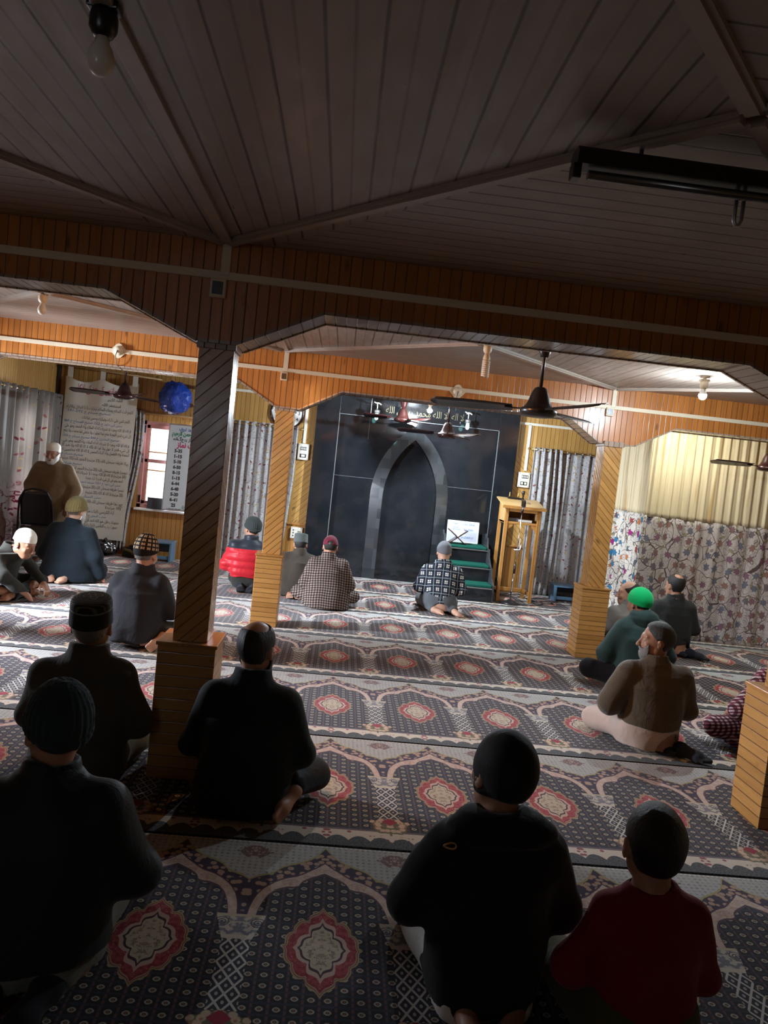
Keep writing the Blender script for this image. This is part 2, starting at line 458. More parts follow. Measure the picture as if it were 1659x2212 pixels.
def mk_carpet():
    g = G('niche_pattern_carpet', .95, .12)
    S = 0.5662
    x, y, z = g.xyz()
    a = ((x/S + .5).fr() - .5).abs()              # 0 at niche centre .. 0.5 at the column
    ax = a*S
    dn = g.noise(g.vec(x, y, 0.0), 130, 2)        # fine weave break-up
    an = g.noise(g.vec(ax, y, 0.0), 42, 3, .6, .4)  # mirrored flower texture
    vf = g.voro(g.vec(ax, y, 0.0), 30)            # mirrored flower heads
    vs = g.voro(g.vec(ax, y, 0.0), 85)
    NAVY, BLACK = (.021, .024, .044), (.012, .012, .02)
    CREAM, PINK = (.56, .45, .36), (.50, .34, .29)
    # --- field: rows of small cream guls between brownish stripes
    du = .0881
    k = a/du
    col_i = k.fl(); kx = (k.fr() - .5)
    py = (y/.0488 + col_i*.0)
    ky = py.fr() - .5
    gul = g.m('SQRT', kx*kx*1.0 + ky*ky*1.25)
    ring = gul.lt(.24) * (1.0 - gul.lt(.12)) * (kx.abs()*ky.abs()).lt(.022)
    blackbox = (kx.abs().mx(ky.abs())).lt(.40)
    stripe = kx.abs().gt(.42)
    spot = ((y/.0244).fr() - .5).abs().lt(.33)
    c = g.mix(g.rng(dn, .35, .65), NAVY, (.034, .040, .066))
    c = g.mix(blackbox, c, BLACK)
    c = g.mix(stripe*spot*.8, c, (.15, .055, .06))
    c = g.mix(ring, c, (.40, .36, .28))
    c = g.mix(gul.lt(.07), c, (.3, .12, .08))
    # --- medallion
    mx_, my_ = ax/.131, (y - .02).abs()/.232
    rr = g.m('SQRT', mx_*mx_ + my_*my_)
    th = g.m('ARCTAN2', my_, mx_)/1.5708
    ro = g.curve(th, [(0, 1.0), (.06, .95), (.14, .965), (.24, .91), (.30, .84), (.36, .88), (.46, .885), (.58, .83), (.665, .755), (.73, .84), (.82, .87), (.92, .90), (1, 1.0)])
    ri = g.curve(th, [(0, .56), (.08, .50), (.22, .49), (.38, .42), (.48, .375), (.56, .43), (.66, .475), (.80, .465), (.92, .48), (1, .56)])
    q = rr/ro
    c = g.mix(q.lt(1.0), c, (.40, .26, .13))
    c = g.mix(q.lt(.955), c, (.035, .02, .03))
    c = g.mix(q.lt(.94), c, (.42, .26, .16))
    c = g.mix(q.lt(.905), c, g.mix(g.rng(an, .42, .58), (.23, .012, .022), (.37, .05, .058)))
    c = g.mix(q.lt(.89)*vs.lt(.26)*.4, c, (.5, .27, .21))
    q2 = rr/ri
    c = g.mix(q2.lt(1.30), c, (.52, .36, .30))
    c = g.mix(q2.lt(1.10), c, (.05, .015, .03))
    c = g.mix(q2.lt(.98), c, (.50, .42, .31))
    c = g.mix(q2.lt(.84)*g.rng(an, .50, .56), c, (.30, .22, .17))
    c = g.mix(q2.lt(.80)*vs.lt(.22), c, (.12, .08, .09))
    # --- arch bands
    yn = y + .1                                   # curves run over 0..1 with y offset .1
    A2 = a*2.0
    fin = g.curve(A2, [(0, .575), (.10, .555), (.22, .530), (.31, .500), (.335, .480), (.36, .474), (.52, .462), (.66, .432), (.76, .375), (.82, .30), (.845, .25), (1, .25)])
    fmid = g.curve(A2, [(0, .655), (.10, .622), (.22, .588), (.36, .552), (.52, .530), (.66, .498), (.78, .455), (.87, .40), (.92, .33), (.94, .28), (1, .26)])
    fout = g.curve(A2, [(0, .772), (.06, .74), (.15, .695), (.30, .655), (.50, .622), (.60, .600), (.70, .560), (.80, .545), (.90, .530), (1, .505)])
    above = yn.gt(.272)
    band1 = above*yn.gt(fin)
    c1 = g.mix(g.rng(an, .40, .62), PINK, (.58, .46, .38))
    c1 = g.mix(g.rng(vf, .25, .32, 0, .5)*g.rng(vf, .36, .42, 1, 0), c1, (.30, .14, .15))
    c = g.mix(band1, c, c1)
    c = g.mix(above*(yn - fin).abs().lt(.006), c, (.08, .04, .06))
    band2 = above*yn.gt(fmid)
    c2 = g.mix(g.rng(vf, .36, .44), g.mix(g.rng(vs, .15, .45), (.50, .24, .14), (.40, .27, .20)), (.03, .016, .045))
    c = g.mix(band2, c, c2)
    c = g.mix(above*(yn - fmid).abs().lt(.005), c, (.07, .03, .06))
    # --- pale spandrel
    sp = yn.gt(fout)
    lat = ((x/.0236).fr() - .5).abs() + ((y/.0236).fr() - .5).abs()
    c3 = g.mix(lat.lt(.34), (.37, .365, .35), (.17, .185, .205))
    c3 = g.mix(g.rng(an, .35, .65, 0, .6), c3, (.44, .42, .39))
    fx = (a - .5).abs()*S/.105; fy = (y - .612).abs()/.055
    fl_ = (g.m('SQRT', fx*fx + fy*fy) + (vf - .35)*.8).lt(.88)
    c3 = g.mix(fl_, c3, g.mix(g.rng(vs, .25, .5), (.48, .33, .27), (.15, .09, .09)))
    c3 = g.mix((y - .69).abs().lt(.012)*((x/.02).fr().lt(.5)), c3, (.55, .53, .5))
    c = g.mix(sp, c, c3)
    c = g.mix((yn - fout).abs().lt(.006), c, (.34, .28, .10))
    # --- column at the cell border
    b = (.5 - a)*S                                 # metres from the column axis
    cap = (y.gt(.045))*(y.lt(.182))
    hw = g.rng(y, .045, .17, .050, .084)
    capc = g.mix(g.rng(an, .47, .55), (.52, .47, .40), (.17, .17, .21))
    capc = g.mix(y.gt(.168), capc, (.50, .43, .30))
    capc = g.mix(y.lt(.065), capc, (.56, .50, .42))
    vol = g.m('SQRT', (b - .062)*(b - .062) + (y - .135)*(y - .135))
    capc = g.mix((vol*90.0).fr().lt(.35)*vol.lt(.03), capc, (.05, .05, .07))
    c = g.mix(cap*b.lt(hw), c, capc)
    shaft = y.lt(.045)*y.gt(-.285)*b.lt(.047)
    l1 = (b/.047 + y/.072).fr(); l2 = (b/.047 - y/.072).fr()
    e1 = (l1 - .5).abs(); e2 = (l2 - .5).abs()
    lt_ = (e1.gt(.40) + e2.gt(.40)).gt(.5)
    fl2 = (e1*e1 + e2*e2).lt(.024)
    sc_ = g.mix(lt_, (.022, .024, .04), (.55, .52, .48))
    sc_ = g.mix(fl2*(1.0 - lt_), sc_, (.40, .37, .34))
    c = g.mix(shaft, c, sc_)
    # --- lower border
    lobe = ((x/(S/6.0)).fr() - .5).abs()
    low = (y + .487) + lobe*lobe*.16 - .02
    bord = y.lt(-.417)
    bc = g.mix(g.rng(vf, .26, .34, 1, 0)*lobe.gt(.25), (.60, .53, .45), (.27, .06, .09))
    dk = g.mix(g.rng(dn, .38, .62), (.018, .02, .025), (.10, .105, .11))
    c = g.mix(bord, c, g.mix(low.lt(0.0), bc, dk))
    c = g.mix((y + .409).abs().lt(.008), c, (.13, .10, .12))
    # --- flower cluster at the column foot
    fx = b/.122; fy = (y + .365).abs()/.098
    rad = g.m('SQRT', fx*fx + fy*fy) + (vf - .35)*.7
    fc = g.mix(g.rng(vf, .36, .50), (.56, .42, .31), (.13, .12, .06))
    fc = g.mix(g.rng(g.voro(g.vec(ax, y, 3.0), 38), .2, .32, 1, 0), fc, (.42, .19, .11))
    rx = b/.036; ry = (y + .315).abs()/.036
    fc = g.mix((rx + ry).lt(1.0), fc, (.30, .015, .04))
    c = g.mix(rad.lt(.92), c, fc)
    c = g.mix(g.rng(dn, .3, .7, 0, .18), c, (.02, .02, .03))
    g.col(c)
    g.set('Sheen Weight', .15)
    g.bump(g.noise(g.vec(x, y, 0.0), 420, 2), .4, .004)
    M['carpet'] = g.mat
    M['felt'] = simple('dark_floor_felt', (.012, .011, .018), .95, .1)

def mk_cloth():
    # grey curtain with small maroon and gold leaves
    def leafy(name, ax, base, lo):
        g = G(name, .75, .25)
        p = g.xyz(g.tc('UV')); u, v = p[0], p[1]
        c = g.mix(g.rng(g.noise(g.vec(u*3.0, v*.6, 0.0), 6, 3), .3, .7), base, lo)
        swirl = g.noise(g.vec(u, v, 0.0), 9, 1, .5, 1.5)
        c = g.mix((swirl - .5).abs().lt(.012), c, (.22, .19, .18))
        m1, r1, _ = leafmask(g, u, v, .115, 1.0, .22, 3, 1.7)
        c = g.mix(m1*r1.gt(.3), c, g.mix(r1.gt(.66), (.24, .075, .085), (.50, .36, .16)))
        m2, r2, _ = leafmask(g, u + .07, v + .05, .085, 31.0, .17, 2, 2.3)
        c = g.mix(m2*r2.gt(.4), c, g.mix(r2.gt(.75), (.27, .12, .10), (.34, .29, .22)))
        g.col(c); fabric_trans(g, .3); return g.mat
    M['curtain_leaf'] = leafy('grey_leaf_print_curtain', 0, (.60, .59, .58), (.46, .46, .48))
    def bud(name):
        g = G(name, .6, .35)
        p = g.xyz(g.tc('UV')); u, v = p[0], p[1]
        c = g.mix(g.rng(v, .2, 1.1), (.36, .28, .29), (.30, .28, .26))  # pinker toward the bottom: backlit daylight glow put into the cloth colour
        m1, r1, _ = leafmask(g, u, v, .17, 3.0, .075, 0, .5)
        c = g.mix(m1, c, g.mix(r1.gt(.5), (.18, .06, .075), (.25, .12, .13)))
        vine = g.noise(g.vec(u, v, 0.0), 5, 1, .5, 1.2)
        lowv = g.rng(v, 1.0, .8, 0, 1)
        c = g.mix((vine - .5).abs().lt(.02)*lowv, c, (.15, .03, .05))
        m2, r2, _ = leafmask(g, u, v, .11, 13.0, .24, 2, 2.2)
        c = g.mix(m2*lowv*r2.gt(.3), c, g.mix(r2.gt(.7), (.15, .035, .055), (.27, .15, .09)))
        m3, r3, _ = leafmask(g, u + .03, v, .13, 23.0, .17, 3, 1.5)
        c = g.mix(m3*r3.gt(.5)*(1.0 - lowv), c, (.38, .32, .22))
        g.col(c); fabric_trans(g, .45); return g.mat
    M['curtain_bud'] = bud('grey_bud_print_curtain')
    # cream upper cloth and crewel lower cloth of the partition
    g = G('cream_sheer_cloth', .8, .2)
    p = g.xyz(g.tc('UV'))
    c = g.mix(g.rng(g.noise(g.vec(p[0]*8.0, p[1]*.4, 0.0), 4, 4), .25, .75), (.72, .62, .42), (.60, .50, .33))
    c = g.mix(g.rng(g.noise(g.vec(p[0]*2.0, p[1]*.2, 7.0), 5, 2), .58, .72), c, (.50, .35, .17))
    g.col(c); fabric_trans(g, .3); M['cream_cloth'] = g.mat
    def crewel(name, lit_copy):
        g = G(name, .85, .15)
        p = g.xyz(g.tc('UV')); u, v = p[0], p[1]
        base = (.66, .62, .55) if lit_copy else (.52, .46, .43)  # brightly lit return paler, main run browner: light put into the cloth colour
        c = g.mix(g.rng(g.noise(g.vec(u, v, 0.0), 60, 2), .3, .7), base, tuple(q*.9 for q in base))
        # vine lines: distance to warped rings gives curling tendrils
        w1 = g.noise(g.vec(u, v, 0.0), 6, 1, .5, .6); w2 = g.noise(g.vec(u, v, 5.0), 6, 1, .5, .6)
        vu, vv = u + (w1 - .5)*.10, v + (w2 - .5)*.10
        f1 = g.voro(g.vec(vu, vv, 0.0), 7.2); f2 = g.voro(g.vec(vu, vv, 3.0), 11.0)
        ringA = ((f1*5.2).fr() - .5).abs().lt(.055)*f1.lt(.62)
        ringB = ((f2*3.2).fr() - .5).abs().lt(.05)*f2.lt(.5)
        edge = g.voro(g.vec(vu, vv, 0.0), 4.6, 'DISTANCE_TO_EDGE').lt(.016)
        line = ringA.mx(ringB*.6).mx(edge)
        c = g.mix(line, c, (.11, .075, .075))
        tone = (lambda cc: cc) if lit_copy else (lambda cc: tuple(.30*q + .70*w for q, w in zip(cc, (.19, .145, .15))))  # thread colours dulled for the less lit run of the same cloth
        m2, r2, d2 = leafmask(g, u + .05, v + .02, .16, 41.0, .25, 2, 2.2)
        c = g.mix(m2*r2.gt(.35), c, (.045, .05, .02)); c = g.mix(d2.lt(-.045)*r2.gt(.35), c, (.30, .26, .15))
        m1, r1, d1 = leafmask(g, u, v, .15, 61.0, .34, 7, 1.25)
        lc = g.ramp(r1, [(0, tone((.04, .17, .30))), (.25, tone((.48, .15, .04))), (.45, tone((.30, .03, .17))), (.65, tone((.10, .12, .15))), (.82, tone((.28, .06, .05)))])
        for n in g.nt.nodes:
            if n.type == 'VALTORGB': n.color_ramp.interpolation = 'CONSTANT'
        c = g.mix(m1, c, (.09, .07, .08)); c = g.mix(d1.lt(-.028), c, lc)
        g.col(c); fabric_trans(g, .22); return g.mat
    M['crewel'] = crewel('crewel_embroidered_cloth', False)
    M['crewel_lit'] = crewel('crewel_embroidered_cloth_lit', True)

    def cloth(name, c, rough=.9, var=.25, bs=160, bstr=.25, sheen=.1):
        g = G(name, rough, .2)
        n = g.noise(g.tc(), 6, 4)
        g.col(g.mix(n, tuple(q*(1-var) for q in c), tuple(q*(1+var) for q in c)))
        g.set('Sheen Weight', sheen)
        g.bump(g.noise(g.tc(), bs, 2)*.25 + g.noise(g.tc(), 9, 3, .55, 1.0)*1.7, min(1.0, bstr*2.2), .006)
        M[name] = g.mat
        return g
    cloth('black_kameez', (.014, .017, .017)); cloth('tweed_grey', (.062, .055, .043), bs=220, bstr=.5)
    cloth('black_parka', (.010, .011, .011)); cloth('dark_down', (.010, .013, .014), .6)
    cloth('maroon_shirt', (.19, .006, .014)); cloth('brown_fleece', (.072, .051, .031), .95, .3, 240, .5, .3)
    cloth('beige_cotton', (.42, .32, .27), .9, .12); cloth('dark_sock', (.012, .014, .02))
    cloth('green_anorak', (.017, .042, .040), .7); cloth('grey_coat', (.20, .19, .17), .9, .15)
    cloth('charcoal_jacket', (.022, .023, .022)); cloth('umber_coat', (.052, .042, .032))
    g = cloth('red_puffer', (.42, .012, .02), .45, .12, 60, .2)
    zz = g.xyz()[2]; n_ = g.noise(g.tc(), 6, 4)
    g.col(g.mix(zz.gt(.505), g.mix(n_, (.36, .008, .015), (.46, .016, .025)), (.018, .022, .03))); cloth('puffer_navy', (.02, .026, .034), .5)
    cloth('skull_jacket', (.020, .022, .029), .8); cloth('navy_robe', (.004, .009, .014), .85)
    cloth('pheran_brown', (.15, .10, .055), .9, .2); cloth('dark_wool', (.022, .022, .018))
    cloth('grey_trousers', (.09, .10, .11), .85); cloth('black_trousers', (.008, .008, .01)); cloth('pale_trousers', (.15, .16, .14))
    cloth('olive_trousers', (.07, .065, .025)); cloth('white_cotton', (.62, .60, .58))
    cloth('knit_teal', (.018, .030, .032), .95, .3, 130, .8); cloth('knit_khaki', (.17, .135, .055), .95, .2, 120, .8)
    cloth('grey_felt', (.12, .125, .14), .95, .15); cloth('wool_grey_green', (.085, .10, .095)); cloth('dark_grey_knit', (.03, .036, .036))
    cloth('white_cap', (.66, .63, .56), .9, .08); cloth('maroon_cap', (.11, .008, .022), .8); cloth('green_cap', (.0, .46, .13), .8, .12)
    cloth('black_knit', (.010, .011, .011), .7)
    def skin(name, c):
        g = G(name, .5, .4); n = g.noise(g.tc(), 12, 4)
        g.col(g.mix(n, tuple(q*.8 for q in c), tuple(min(1, q*1.15) for q in c)))
        g.set('Subsurface Weight', .08); g.set('Subsurface Radius', (.02, .008, .004))
        g.bump(g.noise(g.tc(), 90, 3), .12, .003); M[name] = g.mat
    skin('skin', (.40, .20, .125)); skin('skin_dark', (.28, .135, .08)); skin('skin_pale', (.52, .30, .21))
    def hair(name, c, rough=.5):
        g = G(name, rough, .35); p = g.xyz()
        n = g.noise(g.vec(p[0]*60.0, p[1]*60.0, p[2]*9.0), 2, 4, .7)
        g.col(g.mix(n, tuple(q*.5 for q in c), tuple(q*1.5 for q in c))); g.bump(n, .8, .008); M[name] = g.mat
    hair('hair_black', (.012, .010, .009)); hair('hair_grey', (.16, .15, .14)); hair('hair_white', (.5, .48, .45)); hair('hair_salt', (.024, .023, .022))
    # plaids: object x / z on the back of the garment
    def plaid(name, f):
        g = G(name, .9, .15); x, y, z = g.xyz()
        u = x + (g.noise(g.tc(), 5, 1) - .5)*.03; v = z + (g.noise(g.tc(), 5, 1) - .5)*.03 + y*.35
        g.col(f(g, u, v)); g.bump(g.noise(g.tc(), 150, 2), .2, .003); M[name] = g.mat
    def p1(g, u, v):
        P_ = .098
        a = (u/P_).fr(); b = (v/P_).fr()
        A = (a - .5).abs(); B = (b - .5).abs()
        c = g.mix((A.lt(.25)), (.010, .013, .024), (.035, .04, .055)); c = g.mix(B.lt(.25)*.6, c, (.03, .035, .05))
        sq = A.lt(.20)*A.gt(.035)*B.lt(.20)*B.gt(.035)
        c = g.mix(sq, c, (.68, .66, .60))
        ln = A.gt(.465).mx(B.gt(.465)); c = g.mix(ln*.7, c, (.36, .42, .44)); return c
    plaid('plaid_black_white', p1)
    def p2(g, u, v):
        P_ = .030
        A = ((u/P_).fr() - .5).abs(); B = ((v/P_).fr() - .5).abs()
        k = A.lt(.28) + B.lt(.28)
        c = g.mix(k.gt(.5), (.27, .22, .19), (.10, .072, .06)); return g.mix(k.gt(1.5), c, (.024, .017, .017))
    plaid('check_brown', p2)
    def p3(g, u, v):
        P_ = .022
        A = ((u/P_).fr() - .5).abs(); B = ((v/P_).fr() - .5).abs(); k = A.lt(.25) + B.lt(.25)
        c = g.mix(k.gt(.5), (.40, .34, .33), (.14, .03, .045)); return g.mix(k.gt(1.5), c, (.03, .012, .014))
    plaid('check_maroon', p3)
    # patterned skullcaps
    g = G('patterned_skullcap', .85, .2); x, y, z = g.xyz()
    th = g.m('ARCTAN2', y, x)
    a = (th*2.6).fr(); b = (z/.030).fr()
    A = (a - .5).abs(); B = (b - .5).abs()
    mot = (A.lt(.30)*A.gt(.12)*B.lt(.32)).mx(A.lt(.05)*B.lt(.3)).mx(B.lt(.06)*A.lt(.3))
    c = g.mix(mot*z.gt(.035), (.012, .010, .010), (.50, .36, .22))
    g.col(c); M['cap_pattern'] = g.mat
    g = G('embroidered_flat_cap', .8, .3); x, y, z = g.xyz()
    r_ = g.m('SQRT', x*x + y*y); th = g.m('ARCTAN2', y, x)
    rings = ((r_/.012).fr() - .5).abs().lt(.14)*r_.gt(.052)
    pet = (r_ - .030 - (th*4.0).sin()*.010).abs().lt(.004)
    ctr = (r_ - .012).abs().lt(.003)
    top = z.gt(.100)
    c = g.mix(top*(rings*.6).mx(pet).mx(ctr), (.012, .012, .011), (.16, .125, .065))
    side = (g.noise(g.vec(th*5.0, z*40.0, 0.0), 2, 2, .5, 2.0) - .5).abs().lt(.025)
    c = g.mix((1.0 - top)*side*.35, c, (.03, .04, .036))
    c = g.mix((z - .094).abs().lt(.0035), c, (.14, .15, .14))
    g.col(c); M['cap_embroid'] = g.mat
mk_mats(); mk_carpet(); mk_cloth()
# ================================================================== the room
XL, XR, YN, YF, ZC = -3.98, 6.05, -1.6, 10.75, 2.55
BAYX = (-3.68, -.63, 2.45, 5.53)
B1, B1b, B2, B2b = 3.60, 3.87, 7.00, 7.28

def structure(o, label=None, cat=None):
    o['kind'] = 'structure'
    if label: o['label'] = label
    if cat: o['category'] = cat
    return o

def build_shell():
    structure(boxo('floor', XL-.2, XR+.2, YN-.2, 11.4, -.12, -.012, M['felt'], bev=0), 'dark felt floor under the prayer carpets', 'floor')
    # ceiling: every bay is a square split by its two diagonals, boards along y left/right, along x front/back
    b = bmesh.new()
    xs = [XL-.1, *BAYX, XR+.1]
    ys = [(YN-.1, .1), (.1, B1b), (B1b-.02, B2b), (B2b-.02, YF+.6)]
    for (y0, y1) in ys:
        ya = {.1: .1}.get(y0, y0); yb = y1
        for x0, x1 in zip(xs[:-1], xs[1:]):
            yc0, yc1 = y0, (B1 if abs(y1-B1b) < .01 else (B2 if abs(y1-B2b) < .01 else y1))
            c = ((x0+x1)/2, (yc0+yc1)/2)
            P = {k: b.verts.new((p[0], p[1], ZC)) for k, p in (('a', (x0, y0)), ('b', (x1, y0)), ('c', (x1, y1)), ('d', (x0, y1)), ('m', c))}
            for tri, mi in ((('b', 'a', 'm'), 1), (('c', 'b', 'm'), 0), (('d', 'c', 'm'), 1), (('a', 'd', 'm'), 0)):
                f = b.faces.new([P[t] for t in tri]); f.material_index = mi
    box(b, XL-.2, XR+.2, YN-.2, 11.4, ZC+.05, ZC+.12, 0)
    structure(obj('ceiling', b, [M['ceil_y'], M['ceil_x']]), 'varnished board ceiling with diagonal battens', 'ceiling')
    # diagonal battens
    k = 1
    for (y0, y1) in ((.1, B1), (B1b, B2), (B2b, YF)):
        for x0, x1 in zip(BAYX[:-1], BAYX[1:]):
            cx, cy = (x0+x1)/2, (y0+y1)/2
            b = bmesh.new()
            for (px, py) in ((x0, y0), (x1, y0), (x1, y1), (x0, y1)):
                d = Vector((px-cx, py-cy, 0)); L = d.length - .06; d.normalize(); n = Vector((-d.y, d.x, 0))
                s0 = Vector((cx, cy, 0)) + d*.03
                for (w, z0, z1) in ((.030, ZC-.014, ZC+.002), (.017, ZC-.024, ZC-.014)):
                    vs = []
                    for z in (z0, z1):
                        for a, w_ in ((0, -w), (L, -w), (L, w), (0, w)):
                            p = s0 + d*a + n*w_; vs.append(b.verts.new((p.x, p.y, z)))
                    for idx in ((3, 2, 1, 0), (4, 5, 6, 7), (0, 1, 5, 4), (1, 2, 6, 5), (2, 3, 7, 6), (3, 0, 4, 7)):
                        b.faces.new([vs[i] for i in idx])
            structure(obj('trim_%d' % k, b, M['trim'])); k += 1
    return k

def beam(name, y0, y1, zb, zh, cols, label):
    """boarded beam with sloping haunches at each column."""
    pts = [(XL, zb)]
    for (xa, xb, xc, xd) in cols:
        pts += [(xa, zb), (xb, zh), (xc, zh), (xd, zb)]
    pts.append((XR, zb))
    b = bmesh.new()
    # front and back faces as quads between soffit points and the ceiling, soffit strips
    F0 = [b.verts.new((x, y0, z)) for x, z in pts]; F1 = [b.verts.new((x, y0, ZC)) for x, z in pts]
    K0 = [b.verts.new((x, y1, z)) for x, z in pts]; K1 = [b.verts.new((x, y1, ZC)) for x, z in pts]
    for i in range(len(pts)-1):
        for q, mi in (((F0[i], F0[i+1], F1[i+1], F1[i]), 0), ((K0[i+1], K0[i], K1[i], K1[i+1]), 0), ((F0[i+1], F0[i], K0[i], K0[i+1]), 1)):
            f = b.faces.new(q); f.material_index = mi
    o = structure(obj(name, b, [M['beam'], M['soffit']]), label, 'beam')
    # lipping along the lower front edge
    b = bmesh.new()
    for i in range(len(pts)-1):
        (xa, za), (xb, zb_) = pts[i], pts[i+1]
        L = math.hypot(xb-xa, zb_-za); ux, uz = (xb-xa)/L, (zb_-za)/L
        nx, nz = -uz, ux
        for yy in (y0-.006, y1-.012):
            vs = []
            for y in (yy, yy+.018):
                for a, h in ((0, -.006), (L, -.006), (L, .008), (0, .008)):
                    vs.append(b.verts.new((xa+ux*a+nx*h, y, za+uz*a+nz*h)))
            for idx in ((3, 2, 1, 0), (4, 5, 6, 7), (0, 1, 5, 4), (1, 2, 6, 5), (2, 3, 7, 6), (3, 0, 4, 7)):
                b.faces.new([vs[i] for i in idx])
    obj('edge_lipping', fixn(b), M['soffit'], o)
    return o

def pillar(x0, x1, y0, y1, sx0, sx1, sy0, sy1, zt, zbase, diag, plk, label):
    cx, cy = (x0+x1)/2, (y0+y1)/2
    t = thing('pillar', label, 'pillar', (cx, cy, 0)); t['kind'] = 'structure'; t['group'] = 'boarded square pillars'
    def two(name, ax0, ax1, ay0, ay1, z0, z1, ma, mb):
        b = bmesh.new(); box(b, ax0-cx, ax1-cx, ay0-cy, ay1-cy, z0, z1, 0, .003)
        b.normal_update()
        for f in b.faces:
            n = f.normal
            f.material_index = 1 if abs(n.x) > .7 else 0
        return obj(name, b, [ma, mb], t)
    two('plinth', x0, x1, y0, y1, 0, zbase-.012, M['plinth'+plk], M['plinth'+plk+'s'])
    boxo('plinth_cap', x0-cx-.008, x1-cx+.008, y0-cy-.008, y1-cy+.008, zbase-.012, zbase+.006, M['wood'], t, .003)
    d = 'shaft_rise' if diag > 0 else 'shaft_fall'
    s2 = 'shaft_fall_side' if diag > 0 else 'shaft_rise_side'
    two('shaft', sx0, sx1, sy0, sy1, zbase+.006, zt-.02, M[d], M[s2])
    boxo('collar', sx0-cx-.01, sx1-cx+.01, sy0-cy-.012, sy1-cy+.012, zt-.03, zt+.02, M['soffit'], t, .003)
    return t

def conduit(name, boxes, mat, label, group=None):
    b = bmesh.new()
    for q in boxes: box(b, *q, 0, .002)
    o = obj(name, b, mat)
    return tag(o, label, 'cable conduit', group)

def socket_box(x, y, z, label, w=.072, h=.085, d=.03):
    t = thing('junction_box', label, 'junction box', (x, y, z), 0, 'junction boxes on the beams')
    boxo('housing', -w/2, w/2, -d, 0, -h/2, h/2, M['pvc'], t, .004)
    boxo('cover_plate', -w*.34, w*.34, -d-.003, -d+.002, -h*.34, h*.34, M['black_plastic'], t, .001)
    for sx in (-1, 1):
        b = bmesh.new(); tube(b, [(sx*w*.42, -d-.001, 0), (sx*w*.42, -d-.004, 0)], .004, 8); obj('screw', b, M['steel'], t)
    return t

def ceiling_rose(x, y, z, label):
    t = thing('ceiling_rose', label, 'junction box', (x, y, z), 0, 'diamond junction plates on the beam')
    b = bmesh.new(); s = .075
    prism(b, [(s, 0), (.02, .06), (0, .066), (-.02, .06), (-s, 0), (-.02, -.06), (0, -.066), (.02, -.06)], 'y', -.012, 0)
    obj('base_plate', fixn(b), M['pvc'], t)
    b = bmesh.new(); lathe(b, [(0, .045), (.02, .044), (.038, .034), (.042, .012), (.042, 0)], 20, M=Matrix.Rotation(PI/2, 4, 'X'))
    obj('dome', fixn(b), M['pvc'], t)
    b = bmesh.new(); tube(b, [(0, -.045, 0), (-.01, -.06, -.05), (.0, -.03, -.13), (.02, .12, -.16)], .004, 6)
    obj('flex_wire', b, M['ink_grey'], t)
    return t

